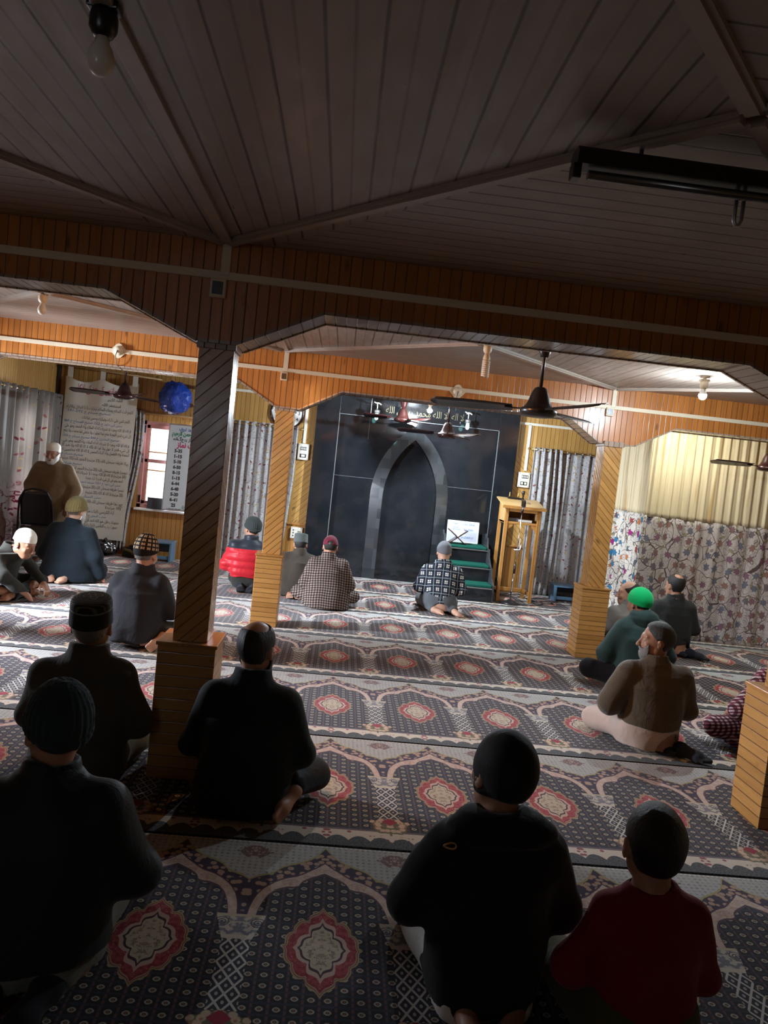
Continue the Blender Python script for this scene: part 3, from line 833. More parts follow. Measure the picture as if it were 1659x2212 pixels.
def build_room():
    build_shell()
    # walls
    b = bmesh.new()
    WX0, WX1, WZ0, WZ1 = -2.80, -1.72, .67, 1.88
    T = .16
    for q in ((XL-.2, WX0, YF, YF+T, .66, ZC+.1), (WX1, -.64, YF, YF+T, .66, ZC+.1), (WX0, WX1, YF, YF+T, WZ1, ZC+.1),
              (-.64, -.40, YF, YF+T, 1.87, ZC+.1), (2.42, XR+.2, YF, YF+T, 1.95, ZC+.1), (2.86, XR+.2, YF, YF+T, .66, 1.95)):
        box(b, *q, 0)
    for q in ((XL-.2, -.40, YF, YF+T, -.1, .66), (2.42, XR+.2, YF, YF+T, -.1, .66)): box(b, *q, 1)
    box(b, -.64, -.40, YF, YF+T, .66, 1.87, 2); box(b, 2.42, 2.86, YF, YF+T, .66, 1.95, 3)
    structure(obj('wall_back', b, [M['wall_x'], M['dado'], M['wall_x_diag'], M['wall_x_diag2']]), 'pine boarded prayer wall behind the black niche', 'wall')
    structure(boxo('trim_20', XL, WX0, YF-.02, YF+.005, .645, .672, M['wood'], bev=.004))
    structure(boxo('trim_21', WX1, -.43, YF-.02, YF+.005, .645, .672, M['wood'], bev=.004))
    structure(boxo('trim_22', 2.43, XR, YF-.02, YF+.005, .645, .672, M['wood'], bev=.004))
    structure(boxo('trim_23', WX0-.1, -.9, YF-.03, YF+.005, 1.965, 2.0, M['wood_pale'], bev=.004))
    # left wall with a window behind the curtain
    b = bmesh.new()
    for q in ((XL-.14, XL, YN, 5.0, -.1, ZC+.1), (XL-.14, XL, 6.9, 9.25, -.1, ZC+.1), (XL-.14, XL, 5.0, 6.9, -.1, .55), (XL-.14, XL, 5.0, 6.9, 1.95, ZC+.1), (XL-.14, XL, 10.35, YF+.1, -.1, ZC+.1), (XL-.14, XL, 9.25, 10.35, -.1, .55), (XL-.14, XL, 9.25, 10.35, 1.9, ZC+.1)):
        box(b, *q, 0)
    structure(obj('wall_left', b, M['wall_y']), 'pine boarded left side wall', 'wall')
    structure(boxo('wall_right', XR, XR+.14, YN, YF+.1, -.1, ZC+.1, M['wall_y'], bev=0), 'pine boarded right side wall', 'wall')
    b = bmesh.new()
    for q in ((XL-.2, -2.35, -.1, ZC+.1), (-1.15, XR+.2, -.1, ZC+.1), (-2.35, -1.15, -.1, 1.3), (-2.35, -1.15, 2.35, ZC+.1)): box(b, q[0], q[1], YN-.14, YN, q[2], q[3], 0)
    structure(obj('wall_front', b, M['wall_x']), 'pine boarded wall behind the photographer', 'wall')
    structure(boxo('trim_24', XL, XL+.03, YF-.10, YF-.0, 0, ZC, M['fan_dark'], bev=.004))
    # windows
    def window(n, axis, pos, a0, a1, z0, z1, label):
        b = bmesh.new()
        def bx(u0, u1, v0, v1, d0, d1, mi):
            if axis == 'y': box(b, u0, u1, pos+d0, pos+d1, v0, v1, mi, .003)
            else: box(b, pos+d0, pos+d1, u0, u1, v0, v1, mi, .003)
        fw = .055; mid = (a0+a1)/2
        for q in ((a0, a1, z0-.03, z0+fw), (a0, a1, z1-fw, z1), (a0, a0+fw, z0, z1), (a1-fw, a1, z0, z1), (mid-.035, mid+.035, z0, z1)):
            bx(*q, .0, .12, 0)
        bx(a0-.02, a1+.02, z0-.035, z0-.005, -.05, .13, 2)
        o = structure(obj('window_%d' % n, b, [M['pink'], M['orangewood'], M['whitepaint']]), label, 'window')
        for (s0, s1) in ((a0+fw, mid-.035), (mid+.035, a1-fw)):
            b = bmesh.new()
            sw = .045
            for q in ((s0, s1, z0+fw, z0+fw+sw), (s0, s1, z1-fw-sw, z1-fw), (s0, s0+sw, z0+fw, z1-fw), (s1-sw, s1, z0+fw, z1-fw), (s0, s1, z0+(z1-z0)*.525, z0+(z1-z0)*.525+.05)):
                bx(*q, .03, .075, 0)
            for zz in (.43, .64): bx(s0+sw, s1-sw, z0+(z1-z0)*zz, z0+(z1-z0)*zz+.018, .04, .066, 1)
            for q in ((s0+sw, s0+sw+.012, z0+fw+sw, z1-fw-sw), (s1-sw-.012, s1-sw, z0+fw+sw, z1-fw-sw)): bx(*q, .04, .066, 1)
            sash = obj('sash', b, [M['pink'], M['orangewood']], o)
            b = bmesh.new(); bx(s0+sw, s1-sw, z0+fw+sw, z1-fw-sw, .051, .055, 0)
            obj('pane', b, M['glass'], sash)
            b = bmesh.new()
            zh = z0+(z1-z0)*.57
            if axis == 'y':
                tube(b, [(s0-.02, pos-.012, zh+.06), (s0-.015, pos-.035, zh+.03), (s0-.015, pos-.035, zh-.03), (s0-.02, pos-.012, zh-.06)], .008, 8)
                for zz in (z0+.12, z1-.12): box(b, s0-.035, s0-.005, pos-.008, pos+.002, zz-.05, zz+.05)
            else:
                tube(b, [(pos+.0, s0-.02, zh+.06), (pos+.03, s0-.015, zh), (pos+.0, s0-.02, zh-.06)], .008, 8)
            obj('handle', b, M['dark_metal'], sash)
        return o
    window(1, 'y', YF, WX0, WX1, WZ0, WZ1, 'pink framed window partly hidden by the prayer time board')
    window(2, 'x', XL-.13, 9.25, 10.35, .55, 1.9, 'window in the side wall behind the bud print curtain')
    window(3, 'x', XL-.13, 5.0, 6.9, .55, 1.95, 'wide window in the left side wall beside the middle rows')
    window(4, 'y', YN-.13, -2.35, -1.15, 1.3, 2.35, 'small high window in the wall behind the photographer')
    # beams
    beam('front_beam', B1, B1b, 2.275, 2.09, [(-4.2, -3.78, -3.58, -3.2), (-1.16, -.735, -.545, -.155), (1.90, 2.33, 2.53, 2.94), (5.0, 5.43, 5.63, 6.0)], 'dark boarded ceiling beam across the front, in shade')
    beam('rear_beam', B2, B2b, 2.235, 2.035, [(-4.2, -3.78, -3.58, -3.2), (-1.02, -.66, -.44, -.07), (2.06, 2.36, 2.70, 3.07), (5.0, 5.43, 5.63, 6.0)], 'orange boarded ceiling beam across the middle, lamp lit')
    pillar(-.781, -.508, 3.60, 3.873, -.722, -.557, 3.637, 3.80, 2.09, .66, 1, '56', 'nearest boarded pillar, left of the man in the black tunic')
    pillar(-.705, -.462, 7.03, 7.27, -.657, -.487, 7.06, 7.23, 2.035, .67, 1, '45', 'orange lit pillar between the red puffer jacket and the grey-capped man')
    pillar(2.36, 2.625, 6.95, 7.21, 2.412, 2.578, 6.98, 7.20, 2.035, .67, -1, '45', 'pale pillar with chevron boards beside the floral partition curtain')
    pillar(2.245, 2.51, 3.57, 3.84, 2.30, 2.46, 3.61, 3.77, 2.09, .67, -1, '56', 'pillar cut by the right edge of the picture, only its plinth seen')
    # conduits on the beams
    for (yb, tagl, boxes_z) in ((B1, 'front', 2.392), (B2, 'rear', 2.37)):
        bz = boxes_z
        bs = [(XL, XR, yb-.014, yb+.001, bz-.018, bz+.018)]
        xv = -.625 if yb == B1 else -.60
        bs.append((xv-.021, xv+.021, yb-.016, yb+.001, bz, ZC))
        if yb == B2:
            bs.append((2.45-.02, 2.45+.02, yb-.016, yb+.001, bz, ZC))
        conduit('wall_conduit', bs, M['pvc'], 'cream cable trunking along the %s beam' % ('dark front' if yb == B1 else 'orange rear'), 'cable trunking')
    conduit('wall_conduit', [(-.65, -.60, YN, B1, ZC-.016, ZC+.001)], M['trim'], 'brown painted cable trunking on the ceiling running toward the nearest pillar', 'cable trunking')
    conduit('wall_conduit', [(-.62, -.58, B1b, B2, ZC-.016, ZC+.001)], M['trim'], 'brown painted cable trunking on the middle ceiling behind the front beam', 'cable trunking')
    socket_box(-.65, B1, 2.33, 'black socket box on the dark front beam above the nearest pillar')
    socket_box(-.605, B2, 2.312, 'small socket box on the orange beam above the middle pillar', .062, .075)
    socket_box(2.42, B2, 2.325, 'socket box on the rear beam above the chevron pillar', .07, .08)
    ceiling_rose(-2.09, B2, 2.372, 'diamond wiring plate on the beam above the banner')
    ceiling_rose(.985, B2, 2.352, 'diamond wiring plate on the beam above the black niche')
    # conduits on the prayer wall
    conduit('wall_conduit', [(-1.7, -.40, YF-.014, YF+.001, 2.42, 2.455), (-.585, -.545, YF-.014, YF+.001, 1.80, 2.43)], M['pvc_white'], 'white trunking left of the black niche, down to the switch board', 'cable trunking')
    conduit('wall_conduit', [(2.43, 5.0, YF-.014, YF+.001, 2.40, 2.435), (2.585, 2.625, YF-.014, YF+.001, 1.75, 2.41)], M['pvc_white'], 'white trunking right of the black niche, down to the switch board', 'cable trunking')
    # carpets: one roll per prayer row
    names = ['nearest the camera, under the boy in the red shirt', 'in front of the hooded man, behind the black tunic man', 'ahead of the nearest pillar', 'beside the man in the brown fleece, second pattern row ahead of him',
             'just before the middle pillar', 'under the checked shirt man', 'under the plaid jacket man', 'along the prayer wall, at the lectern feet']
    first = None
    for j in range(-2, 7):
        yc = 2.3864 + 1.26617*j
        if first is None:
            b = bmesh.new(); y0, y1 = -.556, .690
            vs = [b.verts.new(p) for p in ((XL-.0962+.02, y0, -.003), (XR-.0962-.02, y0, -.003), (XR-.0962-.02, y1, -.003), (XL-.0962+.02, y1, -.003))]
            b.faces.new(vs); 
            r = bmesh.ops.extrude_face_region(b, geom=b.faces[:]); 
            for v in [q for q in r['geom'] if isinstance(q, bmesh.types.BMVert)]: v.co.z = -.011
            fixn(b)
            first = obj('prayer_carpet', b, M['carpet']); o = first
        else:
            o = first.copy(); COL.objects.link(o)
        o.location = (.0962, yc, 0.003)
        i = j+1
        lab = {-2: 'behind the camera', -1: 'right under the camera', 0: 'under the boy in the red shirt and hooded man', 1: 'under the man in the black tunic by the pillar', 2: 'under the man in the brown fleece',
               3: 'under the man with the green cap', 4: 'crossing the chevron pillar foot', 5: 'under the man in the checked shirt', 6: 'along the prayer wall, under the black steps'}[j]
        tag(o, 'niche patterned prayer carpet row ' + lab, 'carpet', 'prayer carpet rows')
build_room()
# ================================================================== niche, steps, lectern, curtains, fans, lamps, signs
def arch_pts(cx, a, z0, zs, za, n=14):
    """closed-top pointed arch, left foot -> apex -> right foot (x, z)."""
    h = za-zs; Rr = (a*a+h*h)/(2*a)
    L = []
    t1 = math.asin(min(1, h/Rr))
    for i in range(n+1):
        t = t1*i/n
        L.append((cx-a+Rr-Rr*math.cos(t), zs+Rr*math.sin(t)))
    L = [(cx-a, z0)] + L
    return L + [(2*cx-x, z) for x, z in reversed(L[:-1])]

def build_mihrab():
    t = thing('mihrab', 'black polished granite prayer niche with a pointed arch on the prayer wall', 'prayer niche', (1.0, YF, 0)); t['kind'] = 'structure'
    ox, oy = -1.0, -YF
    def P(name, b, mat): return obj(name, fixn(b), mat, t)
    def bx(name, x0, x1, y0, y1, z0, z1, mat, bev=.004):
        return boxo(name, x0+ox, x1+ox, y0+oy, y1+oy, z0, z1, mat, t, bev)
    FX0, FX1, IX0, IX1, IZ = -.425, 2.43, -.105, 2.15, 2.265
    yf, yp = YF-.10, YF-.035
    bx('surround_post', FX0, IX0, yf, YF+.1, 0, ZC, M['granite']); bx('surround_post', IX1, FX1, yf, YF+.1, 0, ZC, M['granite'])
    # lintel slabs with thin joints
    for xa, xb in ((IX0, .32), (.325, 1.02), (1.025, 1.78), (1.785, IX1)):
        bx('lintel_slab', xa, xb, yf, YF+.1, IZ, ZC, M['granite'], .003)
    # sawn bright arrises
    b = bmesh.new()
    for q in ((IX0-.004, IX0+.006, 0, IZ), (IX1-.006, IX1+.004, 0, IZ)):
        box(b, q[0]+ox, q[1]+ox, yf-.003+oy, yf+.012+oy, q[2], q[3])
    box(b, IX0+ox, IX1+ox, yf-.003+oy, yf+.010+oy, IZ-.004, IZ+.005)
    P('arris', b, M['granite_edge'])
    cx = .985
    AO = arch_pts(cx, .553, 0, 1.18, 2.205); AI = arch_pts(cx, .380, 0, 1.16, 2.01)
    # field panels left and right of the arch
    h = len(AO)//2
    for nm, poly in (('field_panel', [(IX0, 0), *AO[:h+1], (cx, IZ), (IX0, IZ)]), ('field_panel', [(IX1, 0), (IX1, IZ), (cx, IZ), *AO[h:]])):
        b = bmesh.new(); prism(b, [(x+ox, z) for x, z in poly], 'y', yp+oy, YF+.1+oy)
        bmesh.ops.triangulate(b, faces=[f for f in b.faces if len(f.verts) > 4])
        P(nm, b, M['granite'])
    b = bmesh.new()
    box(b, IX0+ox, cx-.50+ox, yp-.0015+oy, yp+oy+.002, 1.405, 1.409); box(b, cx+.50+ox, IX1+ox, yp-.0015+oy, yp+oy+.002, 1.405, 1.409)
    for xx in (.32,): box(b, xx+ox, xx+.003+ox, yp-.0015+oy, yp+.002+oy, 1.95, IZ)
    P('panel_joint', b, M['granite_edge'])
    # splayed voussoirs
    yo, yi = yp-.004+oy, yf-.012+oy
    N = len(AO)
    for i in range(N-1):
        if i in (0, N-2): groups = [(0, 1)]
        b = bmesh.new()
        (x0, z0), (x1, z1) = AO[i], AO[i+1]; (u0, w0), (u1, w1) = AI[i], AI[i+1]
        vs = [b.verts.new(q) for q in ((x0+ox, yo, z0), (x1+ox, yo, z1), (u1+ox, yi, w1), (u0+ox, yi, w0))]
        vb = [b.verts.new((v.co.x, v.co.y+.05, v.co.z)) for v in vs]
        b.faces.new(vs); b.faces.new(list(reversed(vb)))
        for k in range(4): b.faces.new((vs[k], vb[k], vb[(k+1) % 4], vs[(k+1) % 4]))
        if i % 2 == 1 or i == 0 or i == N-2:
            pass
        P('voussoir', b, M['granite_grey'])
    # inner jamb and back
    b = bmesh.new(); y1 = YF-.03+oy
    for i in range(N-1):
        (u0, w0), (u1, w1) = AI[i], AI[i+1]
        b.faces.new([b.verts.new(q) for q in ((u0+ox, yi, w0), (u1+ox, yi, w1), (u1+ox, y1, w1), (u0+ox, y1, w0))])
    P('niche_reveal', b, M['granite'])
    b = bmesh.new(); c0 = b.verts.new((cx+ox, y1, .9)); c1 = b.verts.new((cx+ox, y1+.04, .9)); n_ = len(AI)
    f0 = [b.verts.new((x+ox, y1, z)) for x, z in AI]; f1 = [b.verts.new((x+ox, y1+.04, z)) for x, z in AI]
    for i in range(n_):
        k = (i+1) % n_
        b.faces.new((c0, f0[i], f0[k])); b.faces.new((c1, f1[k], f1[i])); b.faces.new((f0[i], f1[i], f1[k], f0[k]))
    P('niche_back', b, M['granite'])
    # gold lettering along the lintel
    b = bmesh.new()
    put_text(b, shape_ar('لا اله الا الله محمد رسول الله'), .135, 1.08+ox, yf-.003+oy, 2.385, 0, bold=0, wid=1.10)
    P('gold_lettering', b, M['gold'])

def build_minbar():
    t = thing('pulpit_steps', 'three black granite pulpit steps with green carpet right of the niche', 'steps', (1.8, 9.57, 0))
    x0, x1 = 1.50-1.8, 2.085-1.8
    for i, (y, z) in enumerate(((0, .185), (.30, .40), (.60, .61))):
        yb = YF-.04-9.57
        zz = (0, .187, .402)[i]
        boxo('riser_block', x0, x1-.012, y, yb, zz, z, M['granite'], t, .003)
        boxo('tread_carpet', x0+.004, x1-.016, y-.008, (y+.30) if i < 2 else yb-.01, z+.0005, z+.040, M['greenc'], t, .012)
        boxo('nosing_strip', x0, x1-.012, y-.012, y+.004, z-.014, z+.0004, M['steel'], t, .002)
    # scalloped side slabs
    for sx in (x1-.012, x0-.022):
        poly = [(-.01, 0)]
        yb = YF-.04-9.57
        for (y, z, k) in ((-.01, .22, 0), (.16, .30, 1), (.20, .42, 0), (.30, .43, 0), (.45, .53, 1), (.50, .64, 0), (.62, .64, 0), (.70, .78, 1), (.76, .745, 0), (.84, .82, 1), (.92, .80, 0)):
            poly.append((y, z))
        poly += [(yb, .80), (yb, 0)]
        b = bmesh.new(); prism(b, poly, 'x', sx, sx+.022)
        bmesh.ops.triangulate(b, faces=[f for f in b.faces if len(f.verts) > 4])
        obj('scalloped_side_slab', fixn(b), M['granite_grey'], t)
    # whiteboard leaning at the back
    w = thing('whiteboard', 'small whiteboard with handwriting leaning on the top step', 'whiteboard', (1.775, 10.52, .651)); w.rotation_euler = (-.10, 0, 0)
    b = bmesh.new(); box(b, -.215, .215, -.004, .006, .005, .30, 0)
    def ln(s, sz, x, z, wid): put_text(b, s, sz, x, -.0055, z, 1, 'LEFT', wid=wid)
    ln('Date', .032, -.15, .262, .07); ln('2-01-2026', .034, -.01, .258, .17)
    ln('ISHA', .028, -.15, .21, .08); ln('AMOUNT', .026, -.16, .18, .13); ln('Rs 300/-', .036, .01, .185, .14)
    ln('JAZAKU', .04, -.02, .075, .17)
    obj('sheet', b, [M['wboard'], M['ink_blue']], w)
    b = bmesh.new()
    for q in ((-.225, .225, .29, .305), (-.225, .225, .0, .015), (-.225, -.21, .0, .305), (.21, .225, 0, .305)): box(b, q[0], q[1], -.009, .009, q[2], q[3], 0, .003)
    obj('frame', b, M['whitepaint'], w)
    # folding book rest with an open book
    r = thing('book_rest', 'folding wooden book rest crossed in front of the whiteboard', 'book rest', (1.665, 10.30, .651))
    for s, nm in ((1, 'leaf'), (-1, 'leaf')):
        b = bmesh.new()
        for k in range(1):
            vs = []
        a = math.radians(38)
        Mx = Matrix.Translation((0, 0, .092)) @ Matrix.Rotation(s*a, 4, 'Y')
        tmp = bmesh.new(); box(tmp, -.165, .165, -.085+(.0 if s > 0 else .0), .085, -.006, .006, 0, .003)
        bmesh.ops.transform(tmp, matrix=Mx, verts=tmp.verts)
        me = bpy.data.meshes.new('leaf'); tmp.to_mesh(me); tmp.free()
        obj(nm, me, M['fan'], r)
    bk = thing('book', 'open white paged book lying on the crossed book rest', 'book', (1.665, 10.30, .651))
    b = bmesh.new()
    for s in (1, -1):
        tmp = bmesh.new(); box(tmp, .0, .125, -.08, .08, .008, .022, 0, .003)
        Mx = Matrix.Translation((0, 0, .094)) @ Matrix.Diagonal((s, 1, 1, 1)) @ Matrix.Rotation(-math.radians(38), 4, 'Y')
        bmesh.ops.transform(tmp, matrix=Mx, verts=tmp.verts); me = bpy.data.meshes.new('x'); tmp.to_mesh(me); tmp.free(); add_mesh(b, me, Matrix.Identity(4), 0)
    obj('pages', fixn(b), M['paper'], bk)

def build_lectern():
    t = thing('lectern', 'tall varnished wooden lectern with sloping top right of the black steps', 'lectern', (2.42, 10.0, 0))
    X0, X1, Y0, Y1 = 2.185-2.42, 2.66-2.42, 9.80-10, 10.23-10
    lw = .045
    for x in (X0, X1-lw):
        for y, zt in ((Y0, 1.24), (Y1-lw, 1.33)):
            boxo('leg', x, x+lw, y, y+lw, 0, zt, M['wood'], t, .004)
    boxo('stretcher', X0+lw, X1-lw, Y1-lw+.008, Y1-.008, .085, .135, M['wood'], t); 
    for x in (X0+.008, X1-lw+.008): boxo('stretcher', x, x+.028, Y0+lw, Y1-lw, .085, .13, M['wood'], t)
    boxo('shelf', X0+.01, X1-.01, Y0+.006, Y1-.01, 1.03, 1.06, M['wood'], t)
    boxo('back_panel', X0+lw, X1-lw, Y1-.02, Y1-.008, 1.06, 1.30, M['wood'], t, .001)
    for x in (X0+.010, X1-.022):
        b = bmesh.new(); prism(b, [(Y0+.02, 1.03), (Y1-.02, 1.03), (Y1-.02, 1.325), (Y0+.02, 1.235)], 'x', x, x+.012)
        obj('side_panel', fixn(b), M['wood_pale'], t)
    boxo('apron', X0+lw, X1-lw, Y0+.006, Y0+.024, 1.19, 1.235, M['wood'], t, .002)
    for s, x in ((1, X0+lw), (-1, X1-lw)):
        b = bmesh.new(); prism(b, [(x, 1.03), (x+s*.075, 1.03), (x+s*.065, 1.0), (x+s*.025, .97), (x+s*.008, .93), (x, .92)], 'y', Y0+.012, Y0+.03)
        obj('corner_bracket', fixn(b), M['wood'], t)
    b = bmesh.new()
    prism(b, [(Y0-.03, 1.243), (Y1+.03, 1.338), (Y1+.03, 1.358), (Y0-.03, 1.263)], 'x', X0-.045, X1+.045)
    fixn(b); bmesh.ops.bevel(b, geom=b.edges[:], offset=.004, segments=2, affect='EDGES')
    obj('sloping_top', b, M['wood_pale'], t)
    b = bmesh.new()
    prism(b, [(Y0-.045, 1.232), (Y0-.02, 1.238), (Y0-.02, 1.272), (Y0-.045, 1.266)], 'x', X0-.05, X1+.05)
    obj('front_lip', fixn(b), M['wood'], t)
    # things on it
    k = thing('pen_stand', 'black pen stand with upright pens on the lectern top', 'pen stand', (2.36, 10.19, 1.353))
    boxo('tray', -.085, .14, -.02, .03, -.004, .016, M['black_plastic'], k, .003)
    for i, x in enumerate((-.06, .055)):
        b = bmesh.new(); lathe(b, [(0, .016), (.012, .016), (.010, .04), (.007, .06), (.006, .085), (0, .086)], 12, (x, .0, 0)); obj('pen_holder', fixn(b), M['brass'], k)
    b = bmesh.new(); lathe(b, [(0, .016), (.010, .016), (.012, .05), (.022, .075), (.024, .10), (.014, .115), (0, .118)], 14, (.125, .005, 0)); obj('knob', fixn(b), M['black_plastic'], k)
    k = thing('spectacles', 'thin wire spectacles lying on the lectern top', 'spectacles', (2.50, 9.98, 1.304)); k.rotation_euler = (.2, 0, .3)
    b = bmesh.new()
    for x in (-.03, .03): tube(b, [(x+.022*math.cos(a), .018*math.sin(a), .004) for a in [2*PI*i/14 for i in range(15)]], .0015, 6)
    tube(b, [(-.008, 0, .004), (0, .004, .006), (.008, 0, .004)], .0015, 6); tube(b, [(.052, 0, .004), (.06, .06, .004), (.05, .10, .004)], .0015, 6); tube(b, [(-.052, 0, .004), (-.05, .06, .004), (-.03, .10, .004)], .0015, 6)
    obj('wire_frame', b, M['dark_metal'], k)
    k = thing('book', 'thick pale book lying on the lectern shelf', 'book', (2.47, 9.93, 1.06))
    boxo('pages', -.09, .09, -.07, .07, .003, .028, M['paper'], k, .002); boxo('cover', -.094, .094, -.074, .074, 0, .0028, M['grey_board'], k, .001); boxo('cover', -.094, .094, -.074, .074, .0284, .032, M['paper'], k, .001)
    k = thing('book', 'dark bound book at the left of the lectern shelf', 'book', (2.32, 9.97, 1.06))
    boxo('pages', -.075, .075, -.1, .1, .003, .045, M['ink_grey'], k, .002); boxo('cover', -.08, .08, -.105, .105, 0, .0028, M['grey_board'], k, .001); boxo('cover', -.08, .08, -.105, .105, .0455, .05, M['black_plastic'], k, .001)
    # microphone stand
    s = thing('microphone_stand', 'chrome microphone stand on a round black foot before the lectern', 'microphone stand', (2.345, 9.66, 0))
    b = bmesh.new(); lathe(b, [(0, 0), (.130, 0), (.132, .008), (.118, .020), (.07, .034), (.035, .052), (.016, .062), (0, .062)], 32); obj('foot', fixn(b), M['black_plastic'], s)
    b = bmesh.new(); tube(b, [(0, 0, .055), (.012, 0, .50)], .010, 12); tube(b, [(.012, 0, .50), (.022, 0, 1.22)], .007, 12); obj('pole', b, M['chrome'], s)
    b = bmesh.new(); tube(b, [(.010, 0, .40), (.013, 0, .53)], .014, 12); obj('clutch', b, M['black_plastic'], s)
    b = bmesh.new(); tube(b, [(-.03, -.01, .71), (.035, -.012, .705), (.05, -.014, .72), (.058, -.014, .79)], [.009, .011, .011, .006], 10); tube(b, [(.035, -.006, .62), (.037, -.006, .86)], .004, 8); obj('boom_clamp', b, M['steel'], s)
    b = bmesh.new(); tube(b, [(.022, 0, 1.18), (.024, 0, 1.225), (.026, -.006, 1.245)], [.014, .017, .012], 12); obj('clip', b, M['black_plastic'], s)
    mi = thing('microphone', 'silver box shaped vintage microphone on top of the chrome stand', 'microphone', (2.372, 9.655, 1.247))
    b = bmesh.new(); box(b, -.032, .032, -.024, .024, .01, .115, 0, .014); obj('casing', b, M['chrome'], mi)
    boxo('grille', -.006, .024, -.0265, -.02, .025, .095, M['black_plastic'], mi, .004)
    b = bmesh.new(); tube(b, [(0, 0, -.01), (0, 0, .014)], .013, 12); obj('swivel', b, M['steel'], mi)
    # cable on the floor
    b = bmesh.new()
    pts = [(2.36, 9.68, .006), (2.46, 9.63, .007), (2.62, 9.66, .007), (2.78, 9.74, .007), (2.86, 9.90, .007), (2.82, 10.02, .007), (2.90, 10.08, .007), (3.02, 10.02, .007), (3.00, 9.93, .007), (2.90, 9.90, .012), (2.74, 10.0, .008), (2.68, 10.2, .008), (2.66, 10.5, .008)]
    sp = []
    for i in range(len(pts)-1):
        for q in range(4):
            sp.append(Vector(pts[i]).lerp(Vector(pts[i+1]), q/4))
    sp.append(Vector(pts[-1]))
    for _ in range(3): sp = [sp[0]] + [(sp[i-1]+sp[i]*2+sp[i+1])/4 for i in range(1, len(sp)-1)] + [sp[-1]]
    tube(b, sp, .0055, 8); tag(obj('microphone_cable', b, M['black_plastic']), 'black microphone cable curling on the carpet beside the lectern', 'cable')

def bench(loc, w, d, h, label, rz=0):
    t = thing('bench', label, 'low bench', loc, rz, 'low blue benches')
    boxo('top', -w/2, w/2, -d/2, d/2, h-.022, h, M['blue'], t, .005)
    for s in (-1, 1):
        boxo('side_panel', s*(w/2-.02)-.014 if s > 0 else -w/2+.006, s*(w/2-.02)+.014 if s > 0 else -w/2+.034, -d/2+.02, d/2-.02, 0, h-.022, M['blue'], t, .003)
    boxo('rail', -w/2+.034, w/2-.034, -d/2+.03, -d/2+.055, .03, .075, M['blue'], t, .003)
    boxo('back_rail', -w/2+.034, w/2-.034, d/2-.05, d/2-.03, .10, h-.03, M['grey_board'], t, .003)
    return t

def curtain(name, mat, path, zt, zb, folds, amp, label, group=None, eyelets=0, swell=0.0, pinch=1.0, label_part='cloth', sweep=None, uoff=0.0, res=None, thick=.004):
    """hanging cloth along an x-y path with vertical folds."""
    pts = [Vector(p) for p in path]
    seg = [(pts[i+1]-pts[i]).length for i in range(len(pts)-1)]; L = sum(seg)
    nu = res or max(24, folds*10); nv = 22
    b = bmesh.new(); uvl = b.loops.layers.uv.new('UVMap')
    rr = random.Random(hash(label) % 1000 if False else len(label)*7+folds)
    ph = [rr.uniform(0, 6.28) for _ in range(6)]
    G_ = []
    for j in range(nv+1):
        v = j/nv; row = []
        for i in range(nu+1):
            u = i/nu; s = u*L; k = 0
            while k < len(seg)-1 and s > seg[k]: s -= seg[k]; k += 1
            d = (pts[k+1]-pts[k]).normalized(); n = Vector((-d.y, d.x))
            p = pts[k]+d*s
            a = amp*(1+.5*math.sin(u*5+ph[0]))*(1 - .25*v)
            th = 2*PI*folds*u + .5*math.sin(u*9+ph[1]) + .35*math.sin(v*2.2+ph[2]+u*4)
            off = a*math.sin(th) + a*.35*math.sin(2.3*th+ph[3]) + swell*math.sin(PI*v)*math.sin(u*7+ph[4])
            q = p + n*off
            if sweep: q = q + Vector((sweep(u, v), 0))
            z = zt + (zb-zt)*v + (.006*math.sin(th+ph[5]) if j in (0,) else 0)
            row.append((b.verts.new((q.x, q.y, z)), u*L*1.25+uoff, z))
        G_.append(row)
    for j in range(nv):
        for i in range(nu):
            c4 = (G_[j+1][i], G_[j+1][i+1], G_[j][i+1], G_[j][i])
            f = b.faces.new([c[0] for c in c4]); f.smooth = True
            for lp, c in zip(f.loops, c4): lp[uvl].uv = (c[1], c[2])
    return b

def solid(o, th=.004):
    m = o.modifiers.new('thickness', 'SOLIDIFY'); m.thickness = th; m.offset = 0
    return o

def rod(x0, x1, y, z, label, mat='brass', axis='x', r=.012):
    t = thing('curtain_rod', label, 'curtain rod', ((x0+x1)/2, y, z) if axis == 'x' else (y, (x0+x1)/2, z), 0)
    h = (x1-x0)/2
    b = bmesh.new(); E = (lambda s: (s, 0, 0)) if axis == 'x' else (lambda s: (0, s, 0))
    tube(b, [E(-h), E(h)], r, 12); obj('pole', b, M[mat], t)
    for s in (-1, 1):
        b = bmesh.new()
        lathe(b, [(0, 0), (r*1.3, 0), (r*1.7, .012), (r*1.2, .022), (r*1.5, .034), (0, .045)], 14, M=(Matrix.Translation(E(s*h)) @ (Matrix.Rotation(s*PI/2, 4, 'Y') if axis == 'x' else Matrix.Rotation(-s*PI/2, 4, 'X'))))
        obj('finial', fixn(b), M[mat], t)
        b = bmesh.new()
        if axis == 'x': tube(b, [(s*h*.96, 0, 0), (s*h*.96, YF-y-.002, 0)], .007, 8)
        else: tube(b, [(0, s*h*.96, 0), (XL-y+.002, s*h*.96, 0)], .007, 8)
        obj('bracket', b, M[mat], t)
    return t

def add_eyelets(par, pts, r=.022, axis='x'):
    for (x, y, z) in pts:
        b = bmesh.new()
        ring = [(0, r*math.cos(a), r*math.sin(a)) if axis == 'x' else (r*math.cos(a), 0, r*math.sin(a)) for a in [2*PI*i/16 for i in range(17)]]
        tube(b, [(p[0]+x, p[1]+y, p[2]+z) for p in ring], .005, 6)
        obj('eyelet', b, M['steel'], par)

